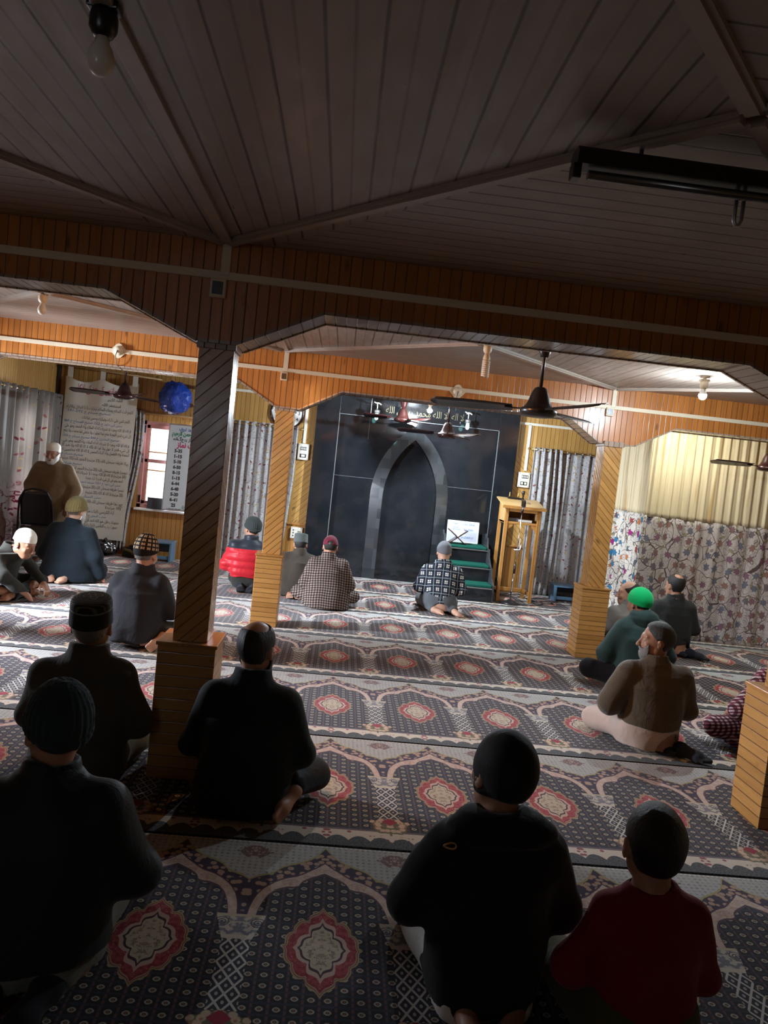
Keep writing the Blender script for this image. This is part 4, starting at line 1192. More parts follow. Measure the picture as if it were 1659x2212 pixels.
def build_curtains():
    # back wall, left of the niche
    rod(-1.60, -.63, YF-.075, 1.985, 'brass curtain rod over the window left of the niche')
    t = thing('curtain', 'grey leaf print curtain hanging behind the middle pillar', 'curtain', (0, 0, 0), 0, 'grey leaf print curtains')
    solid(obj('cloth', curtain('c', M['curtain_leaf'], [(-1.57, YF-.08), (-.93, YF-.08)], 2.02, .01, 6, .024, 'a'), M['curtain_leaf'], t))
    add_eyelets(t, [(-1.5+.1*i, YF-.075, 1.985) for i in range(6)])
    t = thing('curtain', 'narrow grey curtain gathered beside the switch board, right of the middle pillar', 'curtain', (0, 0, 0), 0, 'grey leaf print curtains')
    def sw(u, v): return -.10*max(0, (v-.35)/.65)**1.3 - (.03*(1-u))*math.sin(PI*v)
    solid(obj('cloth', curtain('c', M['curtain_leaf'], [(-.80, YF-.08), (-.655, YF-.08)], 2.02, .02, 2, .026, 'b', sweep=sw, uoff=2.0), M['curtain_leaf'], t))
    add_eyelets(t, [(-.76, YF-.075, 1.985), (-.69, YF-.075, 1.985)])
    # right of the lectern
    rod(2.63, 3.68, YF-.085, 2.065, 'brass curtain rod over the window right of the niche')
    t = thing('curtain', 'grey leaf print curtain hanging behind the lectern', 'curtain', (0, 0, 0), 0, 'grey leaf print curtains')
    def sw2(u, v): return .05*math.sin(PI*v)*u
    solid(obj('cloth', curtain('c', M['curtain_leaf'], [(2.68, YF-.09), (3.10, YF-.09)], 2.095, .01, 5, .024, 'cc', sweep=sw2, uoff=4.0), M['curtain_leaf'], t))
    add_eyelets(t, [(2.72+.085*i, YF-.085, 2.065) for i in range(5)])
    t = thing('curtain', 'flatter grey leaf print curtain panel above the right blue bench', 'curtain', (0, 0, 0), 0, 'grey leaf print curtains')
    solid(obj('cloth', curtain('c', M['curtain_leaf'], [(3.10, YF-.075), (3.66, YF-.075)], 2.075, .02, 4, .016, 'ddd', uoff=6.0), M['curtain_leaf'], t))
    add_eyelets(t, [(3.16+.11*i, YF-.085, 2.065) for i in range(5)])
    # curtain edge right of the banner
    rod(-2.98, -1.9, YF-.045, 1.985, 'pale wooden rail above the pink window', 'pole_wood')
    t = thing('curtain', 'bunched leaf print curtain between banner and pink window', 'curtain', (0, 0, 0), 0, 'grey leaf print curtains')
    def sw3(u, v): return .05*math.sin(v*4.5+.6) - .04*v
    solid(obj('cloth', curtain('c', M['curtain_leaf'], [(-2.95, YF-.06), (-2.80, YF-.06)], 2.01, .05, 3, .03, 'eeee', sweep=sw3, uoff=9.0), M['curtain_leaf'], t))
    # side wall curtains
    rod(8.2, 10.66, XL+.10, 2.055, 'brass rod along the left side wall', axis='y')
    for k, (y0, y1, n, lab) in enumerate(((8.25, 9.86, 9, 'wide bud print curtain on the left side wall behind the standing man'), (9.90, 10.62, 4, 'narrow bud print curtain in the left corner, beside the banner'))):
        t = thing('curtain', lab, 'curtain', (0, 0, 0), 0, 'grey bud print curtains')
        def sw4(u, v, k=k): return 0.0
        solid(obj('cloth', curtain('c', M['curtain_bud'], [(XL+.10, y0), (XL+.10, y1)], 2.095, .12, n, .036, 'f'*(k+3), uoff=k*3.0), M['curtain_bud'], t))
        add_eyelets(t, [(XL+.10, y0+.06+(y1-y0-.12)*i/(n), 2.055) for i in range(n+1)], .026, 'y')
    # the partition: cream upper cloth sewn to crewel lower cloth
    path1 = [(3.425, 8.345), (4.25, 8.32), (5.05, 8.28), (6.0, 8.30)]
    t = thing('partition_curtain', 'long cream and floral partition curtain behind the seated group at right', 'curtain', (0, 0, 0), 0, 'partition curtains')
    solid(obj('upper_cloth', curtain('c', M['cream_cloth'], path1, 2.545, 1.352, 26, .020, 'p1', res=300), M['cream_cloth'], t))
    solid(obj('lower_cloth', curtain('c', M['crewel'], path1, 1.356, .0, 11, .016, 'p1', res=240, swell=.015), M['crewel'], t), .006)
    b = bmesh.new(); tube(b, [(p[0], p[1], 2.53) for p in path1], .006, 8); obj('hanging_wire', b, M['steel'], t)
    path2 = [(3.445, 8.335), (3.45, 8.45), (3.47, 8.75), (3.50, 9.1), (3.52, 9.55)]
    t = thing('partition_curtain', 'short return of the partition curtain, coloured as brightly lit, beside the chevron pillar', 'curtain', (0, 0, 0), 0, 'partition curtains')
    solid(obj('upper_cloth', curtain('c', M['cream_cloth'], path2, 2.545, 1.372, 12, .030, 'p33', res=140), M['cream_cloth'], t))
    solid(obj('lower_cloth', curtain('c', M['crewel_lit'], path2, 1.375, .01, 6, .03, 'p33', res=120), M['crewel_lit'], t), .006)
    b = bmesh.new(); tube(b, [(p[0], p[1], 2.53) for p in path2], .006, 8); obj('hanging_wire', b, M['steel'], t)

FANS = []
def fan(x, y, zhub, ang, label, mat='fan', R_=.60, s=1.0):
    t = thing('ceiling_fan', label, 'ceiling fan', (x, y, zhub), 0, 'ceiling fans')
    m = M[mat]
    b = bmesh.new(); lathe(b, [(0, -.050), (.055, -.050), (.095, -.043), (.114, -.027), (.118, -.008), (.110, .004), (.092, .012), (.080, .026), (.068, .05), (.058, .085), (.046, .115), (.036, .132), (.020, .140), (0, .140)], 36); obj('motor', fixn(b), m, t)
    zt = ZC-zhub
    b = bmesh.new(); tube(b, [(0, 0, .13), (0, 0, zt-.02)], .011, 12); obj('down_rod', b, m, t)
    zc = zt-.175
    b = bmesh.new(); lathe(b, [(0, zc), (.022, zc), (.028, zc+.006), (.035, zc+.03), (.048, zc+.07), (.062, zc+.115), (.064, zc+.125), (.052, zc+.128), (0, zc+.128)], 28); obj('canopy', fixn(b), m, t)
    b = bmesh.new(); tube(b, [(0, -.03, zt), (0, -.02, zt-.04), (0, .02, zt-.04), (0, .03, zt)], .006, 8); obj('hanging_hook', b, M['dark_metal'], t)
    for k in range(3):
        a = ang + k*2*PI/3
        b = bmesh.new()
        n = 12; rows = []
        for i in range(n+1):
            q = i/n; r = .16+(R_-.16)*q
            w = .050+.022*math.sin(min(1, q*1.25)*PI*.62) if q < .93 else .055*(1-(q-.93)/.10)
            pit = math.radians(17)
            rows.append([(r, -w*math.cos(pit), -w*math.sin(pit)), (r, w*.2, w*.2*math.sin(pit)+.006), (r, w*math.cos(pit), w*math.sin(pit))])
        rot = Matrix.Rotation(a, 4, 'Z')
        vv = [[b.verts.new(rot @ Vector(p)) for p in row] for row in rows]
        for i in range(n):
            for j in range(2):
                f = b.faces.new((vv[i][j], vv[i+1][j], vv[i+1][j+1], vv[i][j+1])); f.smooth = True
        o = solid(obj('blade', b, m, t), .003)
        b = bmesh.new()
        tmp = bmesh.new(); box(tmp, .095, .21, -.020, .020, -.006, .002, 0, .002); bmesh.ops.transform(tmp, matrix=rot, verts=tmp.verts)
        me = bpy.data.meshes.new('q'); tmp.to_mesh(me); tmp.free(); add_mesh(b, me, Matrix.Identity(4))
        obj('blade_arm', b, m, o)
    return t

def bulb_fixture(name, loc, label, lit=None, group='ceiling bulbs', rot=None, cfl=False, drop=.13, dark=False):
    """batten holder with a bulb hanging down from loc."""
    t = thing(name, label, 'light bulb', loc, 0, group)
    if rot: t.rotation_euler = rot
    holder = M['black_plastic'] if dark else M['pvc']
    if ZC-loc[2] > .005 and not rot:
        b = bmesh.new(); tube(b, [(0, 0, -.002), (0, 0, ZC-loc[2])], .014, 10); lathe(b, [(0, ZC-loc[2]-.012), (.035, ZC-loc[2]-.012), (.035, ZC-loc[2]), (0, ZC-loc[2])], 16); obj('stem', fixn(b), holder, t)
    b = bmesh.new(); box(b, -.035, .035, -.022, .022, -.018, .0, 0, .004); obj('base_block', b, holder, t)
    b = bmesh.new(); lathe(b, [(0, -.015), (.026, -.015), (.031, -.03), (.031, -.055), (.022, -.07), (.018, -.074), (0, -.074)], 20); obj('socket', fixn(b), holder, t)
    if cfl:
        b = bmesh.new(); lathe(b, [(0, -.07), (.014, -.07), (.022, -.092), (.026, -.105), (.026, -.118), (0, -.118)], 18); obj('ballast_cap', fixn(b), M['pvc'], t)
        b = bmesh.new(); pts = []
        for i in range(0, 8*14+1):
            a = 2*PI*i/14; pts.append((.023*math.cos(a), .023*math.sin(a), -.122-.115*i/(8*14)))
        tube(b, pts, .0072, 8); lathe(b, [(0, -.118), (.017, -.118), (.017, -.236), (0, -.244)], 12); obj('spiral_tube', b, M['bulb_off'], t)
    else:
        b = bmesh.new(); lathe(b, [(0, -.068), (.014, -.068), (.016, -.085), (.024, -.098), (.030, -.116), (.030, -.128), (.024, -.145), (.012, -.155), (0, -.157)], 22)
        fixn(b)
        for f_ in b.faces: f_.material_index = 1 if f_.calc_center_median().z < -.112 else 0
        obj('bulb', b, [M['whitepaint'] if lit else M['bulb_off'], M[lit] if lit else M['bulb_off']], t)
    return t

def build_fans_lamps():
    fan(1.176, 4.7, 2.052, math.radians(165), 'dark ceiling fan nearest the camera, hanging behind the front beam', 'fan_dark', .68)
    fan(-2.53, 8.8, 2.085, math.radians(184), 'maroon ceiling fan hanging before the white banner', 'fan')
    fan(1.20, 9.0, 2.055, math.radians(178), 'maroon ceiling fan in front of the black arch', 'fan')
    fan(.72, 9.95, 2.24, math.radians(185), 'smaller looking ceiling fan close to the top of the black niche', 'fan', .52)
    fan(4.42, 7.72, 2.02, math.radians(176), 'ceiling fan cut by the right picture edge, before the cream curtain', 'fan', .60)
    bulb_fixture('bulb_holder', (2.70, 5.75, 2.525), 'brightly lit cool white bulb on the ceiling at right', 'lamp_cool')
    bulb_fixture('bulb_holder', (1.0, 9.35, 2.465), 'lit cool white bulb above the black niche', 'lamp_niche')
    bulb_fixture('bulb_holder', (3.60, 7.75, ZC), 'lit bulb tucked behind the rear beam at the curtain', 'lamp_mid')
    bulb_fixture('bulb_holder', (-.47, B1b+.065, 2.50), 'lit warm bulb behind the front beam, right of the nearest pillar', 'lamp_warm')
    bulb_fixture('bulb_holder', (-2.19, 5.5, ZC), 'unlit bulb in a cream holder on the left ceiling', None)
    bulb_fixture('bulb_holder', (.945, 5.43, ZC), 'unlit spiral bulb in a cream holder at the batten crossing', None, cfl=True)
    bulb_fixture('bulb_holder', (-.625, 1.78, ZC), 'unlit frosted bulb in a dark holder on the near ceiling', None, dark=True)
    # fluorescent batten, near right
    t = thing('tube_light', 'unlit fluorescent batten under the dark near ceiling at right', 'tube light', (1.12, 2.08, 2.46))
    b = bmesh.new(); prism(b, [(-.03, 0), (.03, 0), (.038, .03), (.025, .045), (-.025, .045), (-.038, .03)], 'x', -.58, .68); obj('housing', fixn(b), M['dark_metal'], t)
    b = bmesh.new(); tube(b, [(-.54, 0, -.018), (.64, 0, -.018)], .013, 12); obj('glass_tube', b, M['tube_dark'], t)
    for x in (-.575, .66):
        boxo('end_holder', x-.012, x+.012, -.02, .02, -.035, .005, M['black_plastic'], t, .003)
    for x in (-.4, .5):
        b = bmesh.new(); tube(b, [(x, 0, .045), (x, 0, ZC-2.46)], .006, 8); obj('hanger', b, M['dark_metal'], t)
    b = bmesh.new(); tube(b, [(-.085, .03, .0), (-.085, .03, -.075), (-.09, .03, -.088), (-.10, .03, -.088), (-.106, .03, -.078), (-.106, .03, .0)], .006, 8); obj('hook_wire', b, M['steel'], t)
    # two glass wall lanterns by the niche
    for (x, y, z, lab) in ((.392, 10.30, 2.347, 'small glass lantern left of the niche lettering'), (1.655, 10.42, 2.36, 'small glass lantern right of the niche lettering')):
        t = thing('hanging_lantern', lab, 'lantern', (x, y, z), 0, 'glass lanterns before the niche')
        b = bmesh.new(); lathe(b, [(0, .012), (.012, .012), (.016, -.0), (.040, -.006), (.042, -.02), (.036, -.05), (.030, -.052), (0, -.052)], 8); obj('glass_cup', fixn(b), M['steel'], t)
        b = bmesh.new(); lathe(b, [(0, -.05), (.020, -.052), (.023, -.075), (.026, -.10), (.022, -.125), (.010, -.137), (0, -.138)], 16); obj('bulb', fixn(b), M['lamp_cyan'], t)
        b = bmesh.new(); tube(b, [(0, 0, .01), (0, 0, .085)], .006, 8); tube(b, [(-.05, 0, .10), (-.02, 0, .088), (0, 0, .092), (.02, 0, .088), (.05, 0, .072)], .008, 8); tube(b, [(0, 0, .085), (0, YF-.10-y, .085)], .006, 8); obj('bracket', b, M['whitepaint'], t)

def switchboard(x, z, w, h, label, rows, y=YF):
    t = thing('switch_board', label, 'switch board', (x, y, z), 0, 'switch boards')
    boxo('plate', -w/2, w/2, -.035, 0, -h/2, h/2, M['pvc_white'], t, .005)
    for (cx, cz, ww, hh, n) in rows:
        boxo('switch_module', cx-ww/2, cx+ww/2, -.041, -.034, cz-hh/2, cz+hh/2, M['black_plastic'], t, .002)
        b = bmesh.new()
        for i in range(n):
            xx = cx-ww/2+ww*(i+.5)/n; box(b, xx-ww*.30/n, xx+ww*.30/n, -.045, -.040, cz-hh*.32, cz+hh*.32, 0, .001)
        if n: obj('rocker', b, M['pvc_white'] if n < 4 else M['paper'], t)
    for sx in (-1, 1):
        for sz in (-1, 1):
            b = bmesh.new(); tube(b, [(sx*(w/2-.018), -.034, sz*(h/2-.015)), (sx*(w/2-.018), -.038, sz*(h/2-.015))], .005, 8); obj('screw', b, M['ink_grey'], t)
    for i in range(4):
        b = bmesh.new(); tube(b, [(-.03+.02*i, -.034, h/2-.04), (-.03+.02*i, -.037, h/2-.04)], .003, 6); obj('indicator', b, M['ink_grey'], t)

BANNER = [('k', .88, 'اللہ اکبر', .20, .70), ('k', .845, 'استغفر اللہ', .25, .66), ('k', .815, 'اللهم انت السلام ومنك السلام تباركت يا ذا الجلال والاكرام', .92, .5), ('b', .79, 'صحيح مسلم ح 592-591', .6, .36), ('k', .755, 'اللهم اعني على ذكرك وشكرك وحسن عبادتك', .66, .60), ('b', .725, 'سنن ابي داود ح 1522 صحيح الصحاح ح 869', .80, .42),
          ('k', .695, 'لا اله الا الله وحده لا شريك له له الملك وله الحمد وهو على', .92, .5), ('k', .665, 'كل شيء قدير اللهم لا مانع لما اعطيت ولا معطي لما منعت ولا ينفع', .94, .5), ('b', .632, 'صحيح البخاري ح 844 صحيح مسلم ح 593', .78, .42), ('k', .602, 'لا اله الا الله وحده لا شريك له له الملك وله الحمد وهو على', .92, .5), ('k', .574, 'كل شيء قدير لا حول ولا قوة الا بالله لا اله الا الله ولا نعبد الا', .94, .5),
          ('k', .546, 'النعمة وله الفضل وله الثناء الحسن لا اله الا الله مخلصين له', .94, .5), ('b', .52, 'صحيح مسلم ح', .30, .17), ('k', .493, 'پہلا طریقہ سبحان اللہ (33 مرتبہ) الحمد للہ (33 مرتبہ)', .94, .5), ('b', .462, 'صحيح مسلم ح', .30, .17), ('k', .435, 'دوسرا طریقہ سبحان اللہ (33 مرتبہ) الحمد للہ (33 مرتبہ)', .94, .5), ('k', .408, '(33 مرتبہ) لا اله الا الله وحده لا شريك له له الملك وله', .92, .5), ('k', .38, 'الحمد وهو على كل شيء قدير (1 ایک مرتبہ)', .52, .66),
          ('b', .352, 'سنن ابي داود ح 1501 مسند احمد ح 7243 الصحيحه', .86, .46), ('k', .323, 'تیسرا طریقہ سبحان اللہ (25 مرتبہ) الحمد للہ (25 مرتبہ', .90, .5), ('k', .29, '(25 مرتبہ) لا اله الا الله (25 مرتبہ)', .52, .68), ('b', .262, 'سنن النسائي ح 1351', .42, .42), ('k', .232, 'چوتھا طریقہ سبحان اللہ (10 مرتبہ) الحمد للہ', .78, .56), ('k', .205, '(10 مرتبہ)', .22, .82), ('k', .172, 'آية الكرسي (ایک مرتبہ)', .44, .62), ('b', .143, 'شعب الايمان ح 2167 السلسلة الصحيحه', .62, .42), ('k', .113, 'معوذات قل هو الله احد قل اعوذ برب الفلق', .74, .55), ('k', .084, 'سورة رب الناس (ایک ایک مرتبہ)', .6, .6), ('b', .045, 'ابو داود', .2, .5)]

def build_signs():
    # prayer banner hanging on a pole
    X0, X1, Z0, Z1 = -3.83, -2.86, .185, 2.36
    W, H = X1-X0, Z1-Z0
    tp = thing('banner_pole', 'thin wooden pole carrying the white banner under the beam', 'pole', (-3.3, YF-.16, 2.475))
    b = bmesh.new(); tube(b, [(-.72, 0, .035), (.75, 0, -.03)], .011, 10); obj('stick', b, M['pole_wood'], tp)
    b = bmesh.new()
    for x in (-.66, .66): tube(b, [(x, 0, .0), (x, .155, .02)], .005, 8)
    obj('hook', b, M['dark_metal'], tp)
    t = thing('banner', 'tall white vinyl banner printed with prayer text in the left corner', 'banner', (0, YF-.15, 0))
    b = bmesh.new(); nx, nz = 28, 60; g = []
    def wav(u, v):
        d = 1-v
        s = .02*math.sin(u*2*PI*2+.6)*math.exp(-d*5) + .012*math.sin(u*5+v*6) + .006*math.sin(u*17)*math.exp(-d*3)
        return -s + .03*d
    def top(u): return -.06*(abs(math.sin(u*PI*2)))**1.3*(1 if 0 < u < 1 else 0)
    for j in range(nz+1):
        v = j/nz
        g.append([b.verts.new((X0+W*(i/nx)-.05*(1-v), wav(i/nx, v), Z0+H*v+top(i/nx)*v**6)) for i in range(nx+1)])
    for j in range(nz):
        for i in range(nx):
            f = b.faces.new((g[j][i], g[j][i+1], g[j+1][i+1], g[j+1][i])); f.smooth = True
    n0 = len(b.verts)
    def bt(s, sz, u, v, mi, wid, bold=.0):
        k0 = set(b.verts)
        put_text(b, shape_ar(s), sz, X0+W*u, 0, Z0+H*v, mi, bold=bold, wid=wid*W)
        for vv in b.verts:
            if vv not in k0:
                uu, v2 = (vv.co.x-X0)/W, (vv.co.z-Z0)/H
                vv.co.x -= .05*(1-v2); vv.co.y = wav(uu, v2)-.004
    bt('فرض نمازوں کے بعد کے اذکار', .13, .52, .935, 3, .74, .001)
    for (k, v, s, wid, cu) in BANNER:
        bt(s, .058 if k == 'k' else .048, max(wid/2+.03, min(.97-wid/2, cu)), v, 1 if k == 'k' else 2, wid)
    obj('vinyl_sheet', b, [M['vinyl'], M['ink'], M['ink_blue'], M['ink_red']], t)
    for x in (X0+.05, (X0+X1)/2, X1-.05):
        bb = bmesh.new(); z1 = 2.475+.035-(x+3.3+.72)/1.47*.065
        box(bb, x-.035, x+.035, -.006, -.001, Z1-.05, z1+.012, 0, .001); box(bb, x-.035, x+.035, -.02, -.001, z1+.008, z1+.013, 0, .001); obj('hanging_loop', bb, M['vinyl'], t)
    # prayer-time board leaning against the window
    t = thing('prayer_time_board', 'white prayer time board with rows of clock times leaning by the window', 'sign board', (-2.425, YF-.09, .675)); t.rotation_euler = (-.03, 0, 0)
    w, h = .60, 1.20
    b = bmesh.new(); box(b, .012, w-.012, -.008, .004, .012, h-.012, 0)
    def st(s, sz, u, v, mi, wid=None, bold=.0012, al='CENTER', ar=True): put_text(b, shape_ar(s) if ar else s, sz, u, -.0095, v, mi, al, bold, wid=wid)
    st('جامع مسجد شریف', .065, w/2, 1.135, 1, .32, .003); st('بسم الله الرحمن الرحيم', .075, w/2, 1.07, 2, .50, .004)
    st('اوقات نماز پنجگانہ', .062, w/2, .995, 3, .46, .002); st('اوقات نماز', .10, w/2, .915, 4, .34, .004)
    for i, s in enumerate(('5-35', '1-15', '5-10', '6-50', '8-15', '1-15', '6-44', '6-40', '5-20', '6-41', '25')):
        z = .83 - i*.0755
        st(s, .062, .155, z, 3, .105 if len(s) > 2 else .06, .003, ar=False)
        box(b, .085, .225, -.012, -.008, z-.040, z-.036, 5)
    for i, s in enumerate(('فجر', 'ظہر', 'عصر', 'مغرب', 'عشاء', 'جمعہ', 'طلوع', 'غروب', 'سحر', 'افطار', 'تاریخ')):
        st(s, .06, .44, .83-i*.0755, 2, None, .002)
    st('تاریخ قمری', .06, .34, .075, 2, .14, .002); st('انتظامیہ کمیٹی مسجد شریف', .035, w/2, .03, 3, .46, .001)
    obj('face', b, [M['sign'], M['ink_blue'], M['ink_green'], M['ink'], M['ink_red'], M['whitepaint']], t)
    b = bmesh.new()
    for q in ((0, w, 0, .014), (0, w, h-.014, h), (0, .014, 0, h), (w-.014, w, 0, h)): box(b, q[0], q[1], -.014, .008, q[2], q[3], 0, .002)
    obj('frame', b, M['steel'], t)
    t = thing('sill_box', 'dark grey box standing on the window sill beside the time board', 'box', (-2.52, YF-.022, .667))
    boxo('carton', -.12, .115, -.02, .018, 0, .15, M['grey_board'], t, .003); boxo('lid', -.123, .118, -.023, .02, .15, .158, M['grey_board'], t, .002)
    # clock half hidden by the middle pillar
    t = thing('wall_clock', 'round wall clock half hidden by the orange lit pillar', 'clock', (-.835, YF-.004, 2.20))
    b = bmesh.new(); lathe(b, [(0, 0), (.232, 0), (.238, .02), (.225, .034), (.212, .03), (.208, .02), (0, .02)], 48, M=Matrix.Rotation(PI/2, 4, 'X')); obj('rim', fixn(b), M['fan'], t)
    b = bmesh.new(); lathe(b, [(0, .021), (.207, .021)], 48, M=Matrix.Rotation(PI/2, 4, 'X'))
    for i in range(1, 13):
        a = PI/2-2*PI*i/12; put_text(b, str(i), .062, .165*math.cos(a), -.0235, .165*math.sin(a), 1, bold=.001)
    o = obj('dial', fixn(b), [M['paper'], M['ink']], t)
    b = bmesh.new()
    for (a, L, wd) in ((.9, .10, .006), (-1.2, .15, .004)):
        d = Vector((math.sin(a), 0, math.cos(a))); n = Vector((d.z, 0, -d.x)); 
        b.faces.new([b.verts.new((p.x, -.027, p.z)) for p in (n*wd, d*L, -n*wd, -d*.03)])
    obj('hand', b, M['ink'], t)
    # switch boards
    switchboard(-.56, 1.68, .155, .225, 'upper switch board left of the niche, with a lit neon', [(0, .045, .085, .045, 4), (0, -.055, .085, .05, 1)])
    switchboard(-.545, .535, .165, .16, 'low socket board left of the niche near the floor', [(.035, .0, .045, .05, 2), (-.045, .04, .016, .016, 0), (-.045, .0, .016, .016, 0), (-.045, -.04, .016, .016, 0)])
    switchboard(2.595, 1.618, .17, .215, 'switch board right of the niche above the lectern', [(.01, .045, .09, .045, 4), (.0, -.05, .095, .05, 2)])
    # urdu notice right, mostly hidden
    t = thing('paper_notice', 'tall white handwritten notice between chevron pillar and partition curtain', 'notice', (4.02, YF-.001, 1.21))
    b = bmesh.new(); box(b, -.16, .30, -.003, 0, -.60, .60, 0)
    for i, s in enumerate(('اعلان', 'تمام نمازی حضرات', 'سے گزارش ہے کہ', 'صفوں کو سیدھا رکھیں', 'اور موبائل فون', 'بند رکھیں', 'مسجد میں باتیں', 'کرنے سے پرہیز', 'کریں شکریہ', 'انتظامیہ', 'کمیٹی')):
        put_text(b, shape_ar(s), .07 if i else .1, .06, -.0045, .5-i*.1, 2 if i == 0 else 1, bold=.0015, wid=.24 if i == 0 else .40)
    obj('sheet', b, [M['paper'], M['ink_grey'], M['ink_red']], t)
    # small unlit bulb holders on the wall near the blue bag
    for (x, z, lab) in ((-2.02, 2.16, 'small bulb holder on the wall right of the blue bag'), (-2.05, 2.40, 'tiny white ceiling bulb above the blue bag')):
        t = thing('wall_lamp', lab, 'wall lamp', (x, YF-.003, z))
        b = bmesh.new(); lathe(b, [(0, 0), (.03, 0), (.032, .02), (.022, .05), (0, .05)], 16, M=Matrix.Rotation(PI/2, 4, 'X')); obj('holder', fixn(b), M['fan_dark'] if z < 2.3 else M['pvc'], t)
        b = bmesh.new(); lathe(b, [(0, .045), (.016, .048), (.03, .075), (.028, .095), (.014, .108), (0, .11)], 16, M=Matrix.Rotation(PI/2, 4, 'X')); obj('bulb', fixn(b), M['bulb_off'], t)
    # blue polythene bag hanging from a nail
    t = thing('polythene_bag', 'puffed up blue polythene bag hanging on the wall above the window', 'bag', (-2.36, YF-.17, 2.22))
    b = bmesh.new(); bmesh.ops.create_icosphere(b, subdivisions=4, radius=1)
    rr = random.Random(3)
    ks = [(Vector((rr.uniform(-1, 1), rr.uniform(-1, 1), rr.uniform(-1, 1)))*rr.uniform(4, 16), rr.uniform(0, 6.28), rr.uniform(.012, .035)) for _ in range(22)]
    for v in b.verts:
        p = v.co.copy(); d = sum(a*(abs(math.sin(k.dot(p)+ph))*2-1) for k, ph, a in ks)
        q = p*(1+d); x, y, z = q.x*.185, q.y*.14, q.z*.19
        an = -.5; x, z = x*math.cos(an)-z*math.sin(an), x*math.sin(an)+z*math.cos(an)
        v.co = (x, y, z)
    for f in b.faces: f.smooth = True
    o = obj('bag_body', b, M['bluebag'], t)
    b = bmesh.new(); tube(b, [(-.10, .02, .13), (-.11, .06, .19), (-.11, .165, .20)], [.03, .014, .006], 8); obj('knotted_neck', b, M['bluebag'], t)
    # black bag and folded cloth under the banner
    t = thing('polythene_bag', 'shiny black polythene bag on the floor under the banner', 'bag', (-3.12, 10.42, .0035))
    b = bmesh.new(); bmesh.ops.create_icosphere(b, subdivisions=4, radius=1)
    for v in b.verts:
        p = v.co.copy(); d = sum(a*math.sin(k.dot(p)+ph+1) for k, ph, a in ks)
        q = p*(1+d*1.2); v.co = (q.x*.19, q.y*.14, max(0, .085+q.z*.10))
    for f in b.faces: f.smooth = True
    obj('bag_body', b, M['black_bag'], t)
    b = bmesh.new(); tube(b, [(.02, 0, .17), (.03, -.01, .20), (.06, -.02, .215)], [.03, .016, .03], 8); obj('knotted_neck', b, M['black_bag'], t)
    t = thing('folded_cloth', 'olive and dark folded cloth on the floor right of the black bag', 'cloth', (-2.74, 10.50, .0035))
    b = bmesh.new(); lathe(b, [(0, 0), (.10, 0), (.11, .04), (.08, .10), (.05, .15), (0, .17)], 20)
    for v in b.verts: v.co.x *= 1.1; v.co.y *= .7; v.co += Vector((.015*math.sin(v.co.z*60+v.co.x*20), 0, 0))
    obj('bundle', fixn(b), M['charcoal_jacket'], t)
    b = bmesh.new(); tube(b, [(-.08, -.06, .10), (0, -.085, .09), (.07, -.07, .04), (.09, -.05, .012)], [.016, .02, .022, .012], 8); obj('trailing_sleeve', b, M['knit_khaki'], t)
    bench((-2.40, 10.48, 0), .46, .34, .268, 'pale blue low bench under the pink window')
    bench((3.36, 10.36, 0), .56, .32, .225, 'pale blue low bench before the curtain right of the lectern')

def build_chair():
    t = thing('folding_chair', 'folded black chair with rounded backrest propped in front of the standing man', 'chair', (-3.50, 9.05, .0035), math.radians(6))
    m = M['dark_metal']
    # seen from behind: tall rounded back frame, back pad, seat forward
    b = bmesh.new()
    pts = [(-.20, .10, .0), (-.20, .07, .30), (-.19, .01, .62), (-.175, -.03, .78), (-.12, -.05, .88), (-.04, -.055, .905), (.04, -.055, .905), (.12, -.05, .88), (.175, -.03, .78), (.19, .01, .62), (.20, .07, .30), (.20, .10, .0)]
    sp = []
    for i in range(len(pts)-1):
        for q in range(4): sp.append(Vector(pts[i]).lerp(Vector(pts[i+1]), q/4))
    sp.append(Vector(pts[-1])); tube(b, sp, .012, 10); obj('back_frame', b, m, t)
    b = bmesh.new(); n = 14; rows = []
    for j in range(n+1):
        z = .47+.40*j/n; hw = .175 if z < .76 else .175*math.sqrt(max(.05, 1-((z-.76)/.13)**2))
        yy = .02-(z-.62)*.30+.02
        rows.append([b.verts.new((hw*(i/6-1), yy+.02*(1-((i-6)/6.0)**2), z)) for i in range(13)])
    for j in range(n):
        for i in range(12):
            f = b.faces.new((rows[j][i], rows[j][i+1], rows[j+1][i+1], rows[j+1][i])); f.smooth = True
    solid(obj('backrest', b, M['black_plastic'], t), .02)
    b = bmesh.new(); box(b, -.17, .17, .055, .085, .16, .46, 0, .012); obj('seat', b, M['black_plastic'], t)
    for s in (-1, 1):
        b = bmesh.new(); tube(b, [(s*.185, -.02, .0), (s*.18, .035, .30), (s*.175, .05, .50)], .011, 10); obj('rear_leg', b, M['steel'], t)
    b = bmesh.new(); tube(b, [(-.183, -.0, .12), (.183, -.0, .12)], .009, 8); obj('cross_bar', b, M['steel'], t)

build_mihrab(); build_minbar(); build_lectern(); build_curtains(); build_fans_lamps(); build_signs(); build_chair()
